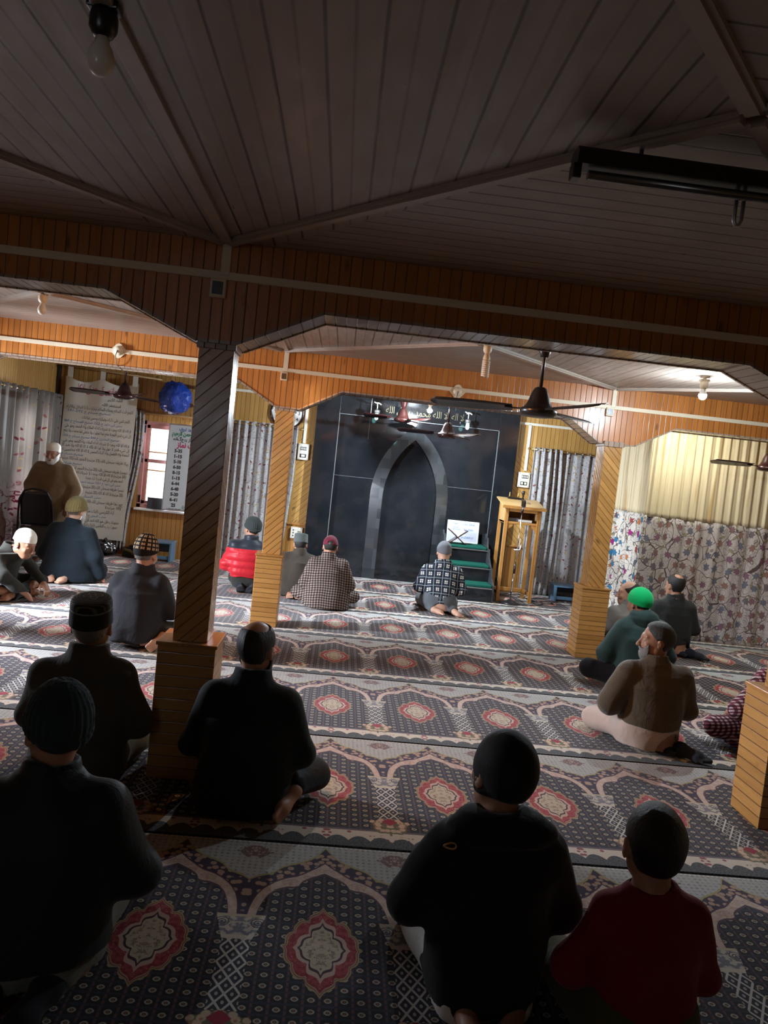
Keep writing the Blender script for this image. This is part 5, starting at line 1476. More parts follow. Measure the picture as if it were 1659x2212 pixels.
# ================================================================== people: smooth distance fields turned into one skin
F32 = np.float32
def sdf_mesh(name, f, lo, hi, h, mat, parent, sub=2):
    """surface nets on a grid; f maps (N,3) arrays to distances. Coarse pass first."""
    lo = np.array(lo, float); hi = np.array(hi, float)
    n = np.ceil((hi-lo)/h).astype(int)+1
    cs = 4
    nc = np.ceil((n-1)/cs).astype(int)+1
    gx = [lo[i]+np.arange(nc[i])*h*cs for i in range(3)]
    P = np.stack(np.meshgrid(*gx, indexing='ij'), -1).reshape(-1, 3)
    dc = f(P).reshape(nc)
    n = (nc-1)*cs+1
    near = np.abs(dc) < h*cs*2.3
    # cells whose any corner is near
    cell = np.zeros(nc-1, bool)
    for a in (0, 1):
        for b in (0, 1):
            for c in (0, 1):
                cell |= near[a:nc[0]-1+a, b:nc[1]-1+b, c:nc[2]-1+c]
    val = np.repeat(np.repeat(np.repeat(dc, cs, 0), cs, 1), cs, 2)[:n[0], :n[1], :n[2]].copy()
    m = np.zeros(n, bool)
    idx = np.argwhere(cell)
    fine = np.repeat(np.repeat(np.repeat(cell, cs, 0), cs, 1), cs, 2)
    m[:n[0]-1, :n[1]-1, :n[2]-1] |= fine
    for ax in range(3):
        sh = m.copy(); s1 = [slice(None)]*3; s0 = [slice(None)]*3
        s1[ax] = slice(1, None); s0[ax] = slice(None, -1); sh[tuple(s1)] |= m[tuple(s0)]; m = sh
    ii = np.argwhere(m)
    Q = lo+ii*h
    out = np.empty(len(Q))
    for k in range(0, len(Q), 400000): out[k:k+400000] = f(Q[k:k+400000])
    val[m] = out
    ins = val < 0
    # active cells
    s = ins.astype(np.int8)
    cnt = sum(s[a:n[0]-1+a, b:n[1]-1+b, c:n[2]-1+c] for a in (0, 1) for b in (0, 1) for c in (0, 1))
    act = (cnt > 0) & (cnt < 8)
    ai = np.argwhere(act); vid = -np.ones(act.shape, int); vid[act] = np.arange(len(ai))
    pos = np.zeros((len(ai), 3)); w = np.zeros(len(ai))
    corners = [(a, b, c) for a in (0, 1) for b in (0, 1) for c in (0, 1)]
    for c0 in corners:
        for ax in range(3):
            if c0[ax]: continue
            c1 = list(c0); c1[ax] = 1
            v0 = val[ai[:, 0]+c0[0], ai[:, 1]+c0[1], ai[:, 2]+c0[2]]; v1 = val[ai[:, 0]+c1[0], ai[:, 1]+c1[1], ai[:, 2]+c1[2]]
            x = (v0 < 0) != (v1 < 0)
            t = np.where(x, v0/np.where(x, v0-v1, 1), 0)
            p = np.array(c0, float)[None]+np.zeros((len(ai), 1)); p[:, ax] += t
            pos[x] += p[x]; w[x] += 1
    V_ = lo+(ai+pos/np.maximum(w, 1)[:, None])*h
    faces = []
    for ax in range(3):
        o = [(1, 2), (2, 0), (0, 1)][ax]
        sl0 = [slice(None)]*3; sl1 = [slice(None)]*3
        sl0[ax] = slice(0, n[ax]-1); sl1[ax] = slice(1, n[ax])
        ch = ins[tuple(sl0)] != ins[tuple(sl1)]
        e = np.argwhere(ch)
        e = e[(e[:, o[0]] > 0) & (e[:, o[1]] > 0) & (e[:, o[0]] < n[o[0]]-1) & (e[:, o[1]] < n[o[1]]-1)]
        if not len(e): continue
        up = ins[e[:, 0], e[:, 1], e[:, 2]]
        def g(d0, d1):
            q = e.copy(); q[:, o[0]] += d0; q[:, o[1]] += d1
            return vid[q[:, 0], q[:, 1], q[:, 2]]
        quad = np.stack([g(-1, -1), g(0, -1), g(0, 0), g(-1, 0)], 1)
        quad[~up] = quad[~up][:, ::-1]
        quad = quad[(quad >= 0).all(1)]
        faces.append(quad)
    Fq = np.concatenate(faces)
    # light relaxation
    me = bpy.data.meshes.new(name)
    me.vertices.add(len(V_)); me.vertices.foreach_set('co', V_.astype(F32).ravel())
    me.loops.add(len(Fq)*4); me.loops.foreach_set('vertex_index', Fq.astype(np.int32).ravel())
    me.polygons.add(len(Fq)); me.polygons.foreach_set('loop_start', np.arange(0, len(Fq)*4, 4, dtype=np.int32))
    try: me.polygons.foreach_set('loop_total', np.full(len(Fq), 4, dtype=np.int32))
    except Exception: pass
    me.polygons.foreach_set('use_smooth', np.ones(len(Fq), bool))
    me.update(calc_edges=True); me.validate()
    return obj(name, me, mat, parent)

A_ = lambda *q: np.array(q, float)
def ell(P, c, r, rot=None):
    p = P-A_(*c)
    if rot is not None: p = p @ rot
    r = A_(*r); k0 = np.sqrt(((p/r)**2).sum(1)); k1 = np.sqrt(((p/(r*r))**2).sum(1))
    return k0*(k0-1)/np.maximum(k1, 1e-6)
def cone(P, a, b, ra, rb):
    a = A_(*a); b = A_(*b); ab = b-a; t = np.clip(((P-a)@ab)/max(1e-9, ab@ab), 0, 1)
    return np.sqrt(((P-a-t[:, None]*ab)**2).sum(1))-(ra+(rb-ra)*t)
def chain(P, pts, rs, k=0.02):
    d = cone(P, pts[0], pts[1], rs[0], rs[1])
    for i in range(1, len(pts)-1): d = smin(d, cone(P, pts[i], pts[i+1], rs[i], rs[i+1]), k)
    return d
def smin(a, b, k):
    h = np.maximum(k-np.abs(a-b), 0)/k
    return np.minimum(a, b)-h*h*k*.25
def smax(a, b, k): return -smin(-a, -b, k)
def loft(P, zs, w, dp, cx, cy, e=2.3):
    """upright body: half-width, half-depth and centre per height."""
    z = P[:, 2]
    W = np.interp(z, zs, w); D = np.interp(z, zs, dp); X = np.interp(z, zs, cx); Y = np.interp(z, zs, cy)
    q = ((np.abs(P[:, 0]-X)/W)**e+(np.abs(P[:, 1]-Y)/D)**e)**(1/e)
    d = (q-1)*np.minimum(W, D)
    return np.maximum(d, np.maximum(zs[0]-z, z-zs[-1]))
def rotz(a): c, s = math.cos(a), math.sin(a); return np.array([[c, -s, 0], [s, c, 0], [0, 0, 1]])
def rotx(a): c, s = math.cos(a), math.sin(a); return np.array([[1, 0, 0], [0, c, -s], [0, s, c]])
def roty(a): c, s = math.cos(a), math.sin(a); return np.array([[c, 0, s], [0, 1, 0], [-s, 0, c]])

def head_field(q, face=True, ears=True):
    """q in head space: +y forward, z up, eyes at z = 0; head top z = .122, chin -.118."""
    s = q.copy(); ax = np.abs(s[:, 0]); m = np.stack([ax, s[:, 1], s[:, 2]], 1)
    d = ell(m, (0, -.012, .028), (.075, .096, .094))
    d = smin(d, ell(m, (0, .030, -.035), (.060, .064, .082)), .03)
    d = smin(d, ell(m, (0, .052, -.092), (.034, .036, .026)), .03)          # chin
    d = smin(d, cone(m, (.050, .0, -.055), (.020, .055, -.095), .016, .016), .03)  # jaw line
    if face:
        d = smin(d, cone(m, (0, .085, .026), (.046, .070, .026), .012, .009), .018)   # brow
        d = smin(d, ell(m, (.042, .066, -.028), (.020, .016, .018)), .02)             # cheekbone
        d = smax(d, -ell(m, (.031, .098, .004), (.019, .018, .013)), .012)            # eye socket
        d = smin(d, ell(m, (.031, .078, .002), (.0135, .0125, .0125)), .004)          # lids
        d = smin(d, cone(m, (0, .090, .012), (0, .115, -.034), .008, .0125), .012)    # nose bridge
        d = smin(d, ell(m, (.011, .103, -.037), (.008, .010, .007)), .008)            # nostril
        d = smin(d, ell(m, (0, .088, -.062), (.024, .012, .006)), .008)               # upper lip
        d = smin(d, ell(m, (0, .086, -.073), (.020, .012, .006)), .008)
        d = smax(d, -cone(m, (0, .102, -.0675), (.022, .090, -.0675), .0025, .002), .004)
    if ears:
        rt = rotz(-.35)
        e = ell(m, (.079, -.008, -.010), (.008, .020, .032), rt)
        e = smax(e, -ell(m, (.089, .000, -.006), (.008, .010, .018), rt), .006)
        d = smin(d, e, .008)
    return d

def hand_field(P, wr, dirv, nrm, side, curl=.5, s=1.0):
    """palm, four fingers and a thumb; dirv = fingers, nrm = back of the hand."""
    y = A_(*dirv); y /= np.linalg.norm(y); n = A_(*nrm); n = n-(n@y)*y; n /= np.linalg.norm(n); x = np.cross(y, n)*side
    W = A_(*wr)
    def pt(a, b, c): return W+(x*a+y*b+n*c)*s
    d = ell(P, pt(0, .045, 0), A_(.040, .050, .017)*s, np.stack([x, y, n], 1))
    d = smin(d, cone(P, pt(0, -.02, 0), pt(0, .02, 0), .024*s, .026*s), .02)
    for i, (u, L) in enumerate(((-.028, .068), (-.009, .078), (.010, .072), (.028, .056))):
        c1, c2, c3 = curl*.6, curl*1.3, curl*1.8
        p0 = pt(u, .082, 0); p1 = p0+(y*math.cos(c1)-n*math.sin(c1))*L*.45*s; p2 = p1+(y*math.cos(c2)-n*math.sin(c2))*L*.32*s; p3 = p2+(y*math.cos(c3)-n*math.sin(c3))*L*.25*s
        d = smin(d, chain(P, [p0, p1, p2, p3], [.0095*s, .009*s, .0082*s, .007*s], .004), .006)
    p0 = pt(-.030, .022, -.004); p1 = pt(-.058, .055, -.012); p2 = pt(-.064, .085, -.016)
    d = smin(d, chain(P, [p0, p1, p2], [.014*s, .011*s, .009*s], .006), .01)
    return d

def foot_field(P, heel, toe, up, side, s=1.0):
    y = A_(*toe)-A_(*heel); L = np.linalg.norm(y); y /= L; n = A_(*up); n = n-(n@y)*y; n /= np.linalg.norm(n); x = np.cross(y, n)*side
    H = A_(*heel)
    def pt(a, b, c): return H+x*a+y*b+n*c
    d = ell(P, pt(0, .02, .0), (.034*s, .036*s, .034*s))
    d = smin(d, cone(P, pt(0, .03, 0), pt(.004, L*.66, -.004), .033*s, .034*s), .03)
    d = smin(d, ell(P, pt(0, L*.70, -.006), A_(.046, .035, .019)*s, np.stack([x, y, n], 1)), .03)
    for i, (u, l, r) in enumerate(((-.030, .055, .0125), (-.010, .052, .009), (.006, .046, .0085), (.021, .040, .008), (.034, .032, .0075))):
        d = smin(d, cone(P, pt(u*s, L*.76, -.008), pt(u*1.08*s, L*.76+l*s, -.012), (r+.001)*s, r*s), .006)
    return d

class Person:
    """one seated or standing figure. Local frame: faces +y, floor z = 0."""
    def __init__(s, label, loc, yaw=0.0, S=1.0, **k):
        D = dict(pose='kneel', lean=.0, neck=.60, headz=.735, heady=.03, hyaw=0.0, hpitch=0.0, hroll=0.0, sh=.175, shz=.545, chest=.150, waist=.150, hip=.175, depth=.115,
                 elbow=(.245, .03, .30), hand=(.14, .27, .20), skin='skin', top='charcoal_jacket', bottom='grey_trousers', sleeve=.058, hem=.10, flare=.0, fold=.010, headw='none', hatmat=None,
                 hair=None, hairline=0.0, beard=None, collar=True, h=.009, face=True, feet='soles', sock=None, bulk=.012, hood=False, asym=0.0, topname='jacket', seed=1, hs=1.06, beardy=-.002, hoodw=.125, puffer=False, handon=True, stand=False, elbowR=None, handR=None, pillow=None)
        D.update(k); s.__dict__.update(D); s.label, s.loc, s.yaw, s.S = label, loc, yaw, S
        s.t = thing('person', label, 'person', loc, yaw)
        s.t.scale = (S, S, S)
        s.build()
    def head_rot(s): return rotz(s.hyaw) @ rotx(s.hpitch) @ roty(s.hroll)
    def build(s):
        rnd = random.Random(s.seed)
        ln = s.lean
        def cy(z): return ln*max(0, (z-.12))/.45*1.0 - .03*math.sin(min(1, max(0, (z-.1)/.5))*PI)*.7
        if not s.stand:
            zs = [.03, .10, .20, .32, .44, s.shz-.02, s.neck]
            wb = [s.hip*.96, s.hip, s.waist*1.04, s.waist, s.chest*1.02, s.sh*.86, .055]
            db = [.14, .145, .125, s.depth, s.depth*1.02, s.depth*.80, .055]
        else:
            zs = [.62, .78, .92, 1.05, 1.20, s.shz-.02, s.neck]
            wb = [s.hip*.9, s.hip, s.waist, s.waist, s.chest*1.02, s.sh*.86, .055]
            db = [.10, .115, .11, s.depth, s.depth*1.02, s.depth*.80, .055]
        ys = [cy(z if not s.stand else z-.70) for z in zs]
        NB = A_(0, ys[-1], s.neck)
        HC = A_(s.asym, ys[-1]+s.heady, s.headz)
        s.HC = HC; HR = s.head_rot(); s.HR = HR
        eL = A_(-s.elbow[0], s.elbow[1]+ys[3], s.elbow[2]); hL = A_(-s.hand[0], s.hand[1]+ys[3], s.hand[2])
        er, hr = s.elbowR or s.elbow, s.handR or s.hand
        eR = A_(er[0], er[1]+ys[3], er[2]); hR = A_(hr[0], hr[1]+ys[3], hr[2])
        shL, shR = A_(-s.sh+.012, ys[5], s.shz-.035), A_(s.sh-.012, ys[5], s.shz-.035)
        # legs
        legs = []
        if s.pose == 'kneel':
            for sg in (-1, 1):
                hip, knee, ank = A_(sg*.09, -.02, .15), A_(sg*.17, .40, .075), A_(sg*.10, -.10, .055)
                legs.append((sg, hip, knee, ank, A_(sg*.085, -.12, .05), A_(sg*.045-.02, -.31, .03), (0, .3, 1)))
        elif s.pose == 'iftirash':        # sitting on the left foot, right foot out to the side
            for sg in (-1, 1):
                hip, knee = A_(sg*.10, -.02, .14), A_(sg*.19, .38, .075)
                ank = A_(sg*.13+.05, -.10, .05)
                legs.append((sg, hip, knee, ank, A_(sg*.13+.05, -.12, .045), A_(sg*.10+.16, -.24, .03), (0, .2, 1)))
        elif s.pose == 'cross':
            for sg in (-1, 1):
                hip, knee, ank = A_(sg*.10, .0, .12), A_(sg*.34, .20, .12), A_(-sg*.10, .27, .06)
                legs.append((sg, hip, knee, ank, ank, ank+A_(-sg*.14, .02, -.02), (0, 0, 1)))
        elif s.pose == 'side':            # knees to the left, feet to the right
            for sg in (-1, 1):
                hip, knee, ank = A_(sg*.10, .0, .13), A_(-.26+.16*(sg+1)/2, .36-.06*(sg+1)/2, .08), A_(.10+.09*sg, -.05-.05*sg, .05)
                legs.append((sg, hip, knee, ank, ank, ank+A_(.13, -.13, -.012), (0, .1, 1)))
        elif s.pose == 'sole':            # cross-legged, right foot upright behind, sole to the back
            legs.append((-1, A_(-.09, 0, .12), A_(-.13, .28, .10), A_(.06, .16, .06), A_(.06, .16, .06), A_(.18, .22, .04), (0, 0, 1)))
            legs.append((1, A_(.10, 0, .12), A_(.33, .20, .10), A_(.25, -.02, .125), A_(.255, -.03, .125), A_(.17, -.19, .035), (-.5, .8, .3)))
        else:
            for sg in (-1, 1):
                hip, knee, ank = A_(sg*.09, 0, .82), A_(sg*.10, .03, .46), A_(sg*.11, 0, .09)
                legs.append((sg, hip, knee, ank, A_(sg*.11, -.03, .05), A_(sg*.13, .18, .03), (0, 0, 1)))
        s.legs = legs
        def torso(P, off=0.0):
            return loft(P, zs, [w+off for w in wb], [d+off for d in db], [s.asym*max(0, (z-zs[0])/(zs[-1]-zs[0])) for z in zs], ys)
        def arms(P, off=0.0):
            d = chain(P, [shL, eL, hL], [.050+off, .042+off, .030+off], .03)
            return smin(d, chain(P, [shR, eR, hR], [.050+off, .042+off, .030+off], .03), .004)
        def legf(P, off=0.0):
            d = None
            for (sg, hip, knee, ank, he, to, up) in legs:
                q = smin(cone(P, hip, knee, .085+off, .058+off), cone(P, knee, ank, .055+off, .036+off), .03)
                d = q if d is None else smin(d, q, .012)
            return d
        barefoot = s.feet == 'soles' and not s.sock
        def body(P):
            d = smin(torso(P, -.008), cone(P, NB-A_(0, 0, .03), HC+HR@A_(0, -.02, -.055), .058, .052), .04)
            d = smin(d, head_field((P-HC)@HR/s.hs, s.face)*s.hs, .02)
            d = smin(d, arms(P, -.006), .03)
            d = smin(d, legf(P, -.008), .03)
            for sg, hip, knee, ank, he, to, up in legs: d = smin(d, foot_field(P, he, to, up, sg), .02)
            for sg, e, hh in ((-1, eL, hL), (1, eR, hR)):
                dv = hh-e; dv = dv/np.linalg.norm(dv)
                if s.handon: d = smin(d, hand_field(P, hh, dv*.9+A_(0, .1, -.35), (0, .1, 1), sg, .55), .012)
            return np.maximum(d, .002-P[:, 2])
        lo, hi = (-.48, -.52, -.02), (.48, .62, HC[2]+.17)
        if s.stand: lo, hi = (-.46, -.26, -.02), (.46, .46, HC[2]+.17)
        s.bodyo = sdf_mesh('body', body, lo, hi, s.h, M[s.skin], s.t)
        # --- trousers
        fr = [(A_(*[rnd.uniform(-1, 1) for _ in range(3)])*A_(30, 26, 11), rnd.uniform(0, 6.28)) for _ in range(5)]
        fr2 = [(A_(*[rnd.uniform(-1, 1) for _ in range(3)])*A_(14, 12, 22), rnd.uniform(0, 6.28)) for _ in range(4)]
        def folds(P, a):
            q = np.zeros(len(P))
            for k, ph in fr: q += np.sin(P@k+ph)
            for k, ph in fr2: q += .8*np.sin(P@k+ph+1.4*np.sin(P[:, 2]*9+ph))
            return q*a*.28
        def trousers(P):
            d = legf(P, .016)
            d = smin(d, smax(torso(P, .012), P[:, 2]-(.24 if not s.stand else .90), .02), .05)
            for sg, hip, knee, ank, he, to, up in legs:
                d = smax(d, -(np.sqrt(((P-A_(*(ank*.25+A_(*to)*.75)))**2).sum(1))-.115), .006)
            return np.maximum(d+folds(P, s.fold), .001-P[:, 2])
        sdf_mesh('trousers', trousers, lo, hi, s.h*1.25, M[s.bottom], s.t)
        # --- upper garment
        zh = s.hem
        def top(P):
            fl_ = s.flare
            d = torso(P, s.bulk)
            if fl_ > 0:                       # skirt of a long shirt spread over the seat
                if not s.stand:
                    zz = [0.012, .06, .16, .30, .42]
                    d = smin(d, loft(P, zz, [s.hip+fl_, s.hip+fl_*.96, s.hip+fl_*.55, s.waist+.016, s.chest], [.17+fl_*.75, .175+fl_*.7, .155+fl_*.35, .13, .12], [0]*5, [.02, .02, ys[2], ys[3], ys[4]]), .06)
                else:
                    zz = [zh, zh+.25, .95, 1.15, 1.30]
                    d = smin(d, loft(P, zz, [s.hip+fl_, s.hip+fl_*.8, s.hip+fl_*.4, s.waist+.03, s.chest], [.16, .155, .145, .13, .12], [0]*5, [.03, .02, .01, ys[3], ys[4]]), .06)
            for sg in (-1, 1): d = smin(d, cone(P, (sg*.03+s.asym*.7, ys[6]-.005, s.neck-.022), (sg*s.sh*.80, ys[5], s.shz-.030), .052, .056), .05)
            ar = chain(P, [shL, eL, hL-(hL-eL)*.08], [s.sleeve+.006, s.sleeve, s.sleeve*.74], .04)
            ar = smin(ar, chain(P, [shR, eR, hR-(hR-eR)*.08], [s.sleeve+.006, s.sleeve, s.sleeve*.74], .04), .004)
            d = smin(d, ar, .045)
            if s.collar:
                rt = HR*0+rotx(-.18)
                p = (P-A_(s.asym*.7, ys[-1]+.002, s.neck+.012))@rt
                rr = np.sqrt((p[:, 0]/1.05)**2+(p[:, 1])**2)
                ring = np.maximum(np.abs(rr-.071+p[:, 2]*.15)-.008, np.abs(p[:, 2])-.036)-.003
                d = smin(d, ring, .012)
            if s.hood:
                p = P-A_(0, ys[-1]-.075, s.neck-.015)
                hw = s.hoodw; dd = ell(P, (0, ys[-1]-.055, s.neck-.005), (hw, .085, .062)); d = smin(d, dd, .02)
                d = smin(d, ell(P, (0, ys[-1]-.035, s.neck+.030), (min(hw*.92, .14), .080, .032)), .018)
                if hw > .15:
                    for sg in (-1, 1): d = smin(d, ell(P, (sg*hw*.80, ys[-1]-.03, s.neck-.035), (.055, .06, .036), roty(sg*.35)), .015)
                d = smax(d, -ell(P, (0, ys[-1]+.02, s.neck+.075), (.085, .085, .05)), .015)
            d = smax(d, zh-P[:, 2], .012)
            d = smax(d, -cone(P, (s.asym, ys[-1]+.01, s.neck-.0), HC, .058, .050), .006)
            if s.puffer: d = d-.012*np.abs(np.sin(P[:, 2]*PI/.088))
            return d+folds(P, s.fold)
        lo2 = (lo[0], lo[1]+.02, max(-.0, zh-.03)); hi2 = (hi[0], hi[1], s.neck+.15)
        s.topo = sdf_mesh(s.topname, top, lo2, hi2, s.h*1.1, M[s.top], s.t)
        if s.sock:
            def socks(P):
                d = None
                for sg, hip, knee, ank, he, to, up in legs:
                    q = smin(foot_field(P, he, to, up, sg), cone(P, he, ank, .045, .042), .02)-.005
                    d = q if d is None else np.minimum(d, q)
                return np.maximum(d, .0005-P[:, 2])
            sdf_mesh('socks', socks, lo, hi, s.h, M[s.sock], s.t)
        s.headgear()
    def on_head(s, name, f, mat, lo=(-.13, -.15, -.13), hi=(.13, .16, .19), h=.006):
        o = sdf_mesh(name, f, lo, hi, h, M[mat], s.t)
        Mx = Matrix.Translation(Vector(s.HC)) @ Matrix([[*map(float, r)] for r in s.HR]).to_4x4()
        o.matrix_local = Mx @ Matrix.Scale(s.hs, 4)
        return o
    def headgear(s):
        hd = lambda q: head_field(q, False, False)
        rnd = random.Random(s.seed+50)
        ks = [(A_(*[rnd.uniform(-1, 1) for _ in range(3)])*38, rnd.uniform(0, 6)) for _ in range(5)]
        def ruf(q, a):
            r = np.zeros(len(q))
            for k, ph in ks: r += np.sin(q@k+ph)
            return r*a*.3
        if s.hair:
            def hair(q):
                d = hd(q)-(.008 if s.headw == 'none' else .004)+ruf(q, .004 if s.headw == 'none' else .001)
                x, y, z = np.abs(q[:, 0]), q[:, 1], q[:, 2]
                line = .052+s.hairline - np.clip((y-.02)*-.2, -.1, .1)
                front = y-.066+np.clip((.07-z)*.9, 0, .10)      # hair stays behind the face
                low = -.062-z+np.clip(y*.9, -.0, .2)             # nape
                d = smax(d, front, .012); d = smax(d, low, .008)
                ear = .030-np.sqrt((y+.008)**2+(z+.010)**2); d = smax(d, np.where(x > .055, ear, -1), .004)
                if s.hairline > 0:     # bald crown
                    bald = s.hairline-np.sqrt((q[:, 0])**2+(y-s.heady_bald)**2+(z-.115)**2)
                    d = smax(d, bald, .010)
                return smax(d, -(hd(q)+.006), .003)
            s.heady_bald = getattr(s, 'heady_bald', -.01)
            s.on_head('hair', hair, s.hair)
        if s.beard:
            def beard(q):
                d = hd(q)-.010+ruf(q, .004)
                d = smin(d, ell(q, (0, .062, -.105), (.034, .032, .032)), .02)
                x, y, z = np.abs(q[:, 0]), q[:, 1], q[:, 2]
                d = smax(d, z+.050-np.clip((x-.045)*1.6, 0, .06), .006); d = smax(d, s.beardy-y, .008)
                mouth = ell(q, (0, .095, -.068), (.022, .03, .009)); d = smax(d, -mouth, .004)
                mst = ell(np.stack([x, y, z], 1), (.016, .094, -.053), (.022, .012, .006))
                return smax(smin(d, mst, .006), -(hd(q)+.006), .003)
            s.on_head('beard', beard, s.beard)
        k = s.headw
        if k == 'beanie':
            rib = lambda q: .0022*np.sin(np.arctan2(q[:, 1]+.01, q[:, 0])*30)
            def cap(q):
                d = smin(hd(q)-.016, ell(q, (0, -.018, .062), (.080, .098, .088)), .03)+rib(q)+ruf(q, .006)
                d = smax(d, .012+.35*(q[:, 1])-q[:, 2], .01)
                return smax(d, -(hd(q)-.002), .003)
            o = s.on_head('beanie', cap, s.hatmat)
            def band(q):
                d = hd(q)-.022+rib(q); z = q[:, 2]-.35*q[:, 1]
                d = smax(d, np.abs(z-.026)-.018, .008); return smax(d, -(hd(q)-.006), .003)
            s.on_head('rolled_brim', band, s.hatmat)
        elif k == 'hoodcap':            # close smooth knitted hood/cap down to the nape
            def cap(q):
                d = hd(q)-.012+ruf(q, .002)
                d = smax(d, -.055-q[:, 2]+np.clip((q[:, 1]-.02)*1.3, 0, .2), .01); d = smax(d, q[:, 1]-.080+np.clip((.03-q[:, 2]), 0, .05), .01)
                return smax(d, -(hd(q)-.001), .003)
            s.on_head('knit_cap', cap, s.hatmat)
        elif k == 'skull':              # close dome cap to mid forehead
            def cap(q):
                d = hd(q)-.012+ruf(q, .001)
                d = smax(d, (.004+.42*q[:, 1])-q[:, 2], .006)
                return smax(d, -(hd(q)-.001), .003)
            s.on_head('cap', cap, s.hatmat)
        elif k == 'dome':               # peaked round skull cap
            def cap(q):
                d = smin(hd(q)-.010, ell(q, (0, -.018, .070), (.079, .096, .095)), .03)
                d = smax(d, (.010+.28*q[:, 1])-q[:, 2], .006)
                return smax(d, -(hd(q)-.001), .003)
            s.on_head('cap', cap, s.hatmat)
        elif k == 'flat':               # flat topped round cap
            def cap(q):
                p = q-A_(0, -.020, .055); r = np.sqrt((p[:, 0]/.086)**2+(p[:, 1]/.102)**2)
                d = smax((r-1)*.09+p[:, 2]*.06, np.abs(p[:, 2]-.026+.004*(r*1.2)**4)-.055, .012)
                d = smax(d, (.006+.22*q[:, 1])-q[:, 2], .006)
                return smax(d, -(hd(q)-.001), .003)
            s.on_head('cap', cap, s.hatmat)
        elif k == 'soft':               # soft rumpled cap
            def cap(q):
                d = smin(hd(q)-.010, ell(q, (0, -.018, .080), (.080, .094, .060)), .03)+ruf(q, .006)
                d = smax(d, (.030+.20*q[:, 1])-q[:, 2], .006)
                return smax(d, -(hd(q)-.001), .003)
            s.on_head('cap', cap, s.hatmat)
        elif k == 'baseball':
            def cap(q):
                d = hd(q)-.011
                seam = .0012*(np.abs(np.sin(np.arctan2(q[:, 1], q[:, 0])*3)) < .06)
                d = smax(d-seam, (.020+.12*q[:, 1])-q[:, 2], .006)
                hole = ell(q, (0, -.112, .030), (.030, .03, .020)); d = smax(d, -hole, .004)
                return smax(d, -(hd(q)-.001), .003)
            o = s.on_head('cap', cap, s.hatmat)
            def peak(q):
                p = q-A_(0, .085, .040); r = np.sqrt((p[:, 0]/.072)**2+(p[:, 1]/.078)**2)
                d = smax((r-1)*.07, np.abs(p[:, 2]+.25*p[:, 1]-1.5*0+.9*p[:, 0]**2*4)-.004, .003); return smax(d, -(hd(q)-.004), .003)
            s.on_head('peak', peak, s.hatmat, (-.1, .0, -.03), (.1, .20, .10), .004)
            b = bmesh.new(); tube(b, [(.034*math.sin(a), -.112+.012*(1-math.cos(a)), .021) for a in np.linspace(-1, 1, 9)], .006, 8)
            ob = obj('strap', b, M['paper'], s.t); ob.matrix_local = Matrix.Translation(Vector(s.HC)) @ Matrix([[*map(float, r)] for r in s.HR]).to_4x4()

def eyes(p):
    """white eyeballs with a dark iris for a face turned to the camera."""
    for sx in (-1, 1):
        b = bmesh.new(); bmesh.ops.create_uvsphere(b, u_segments=14, v_segments=10, radius=.0118)
        for v in b.verts: v.co += Vector((sx*.031, .0815, .002))
        for f in b.faces:
            f.smooth = True; c = f.calc_center_median()
            f.material_index = 1 if (c.x-sx*.031)**2+(c.z-.002)**2 < .0055**2 and c.y > .08 else 0
        o = obj('eye', b, [M['paper'], M['ink']], p.t)
        o.matrix_local = Matrix.Translation(Vector(p.HC)) @ Matrix([[*map(float, r)] for r in p.HR]).to_4x4()

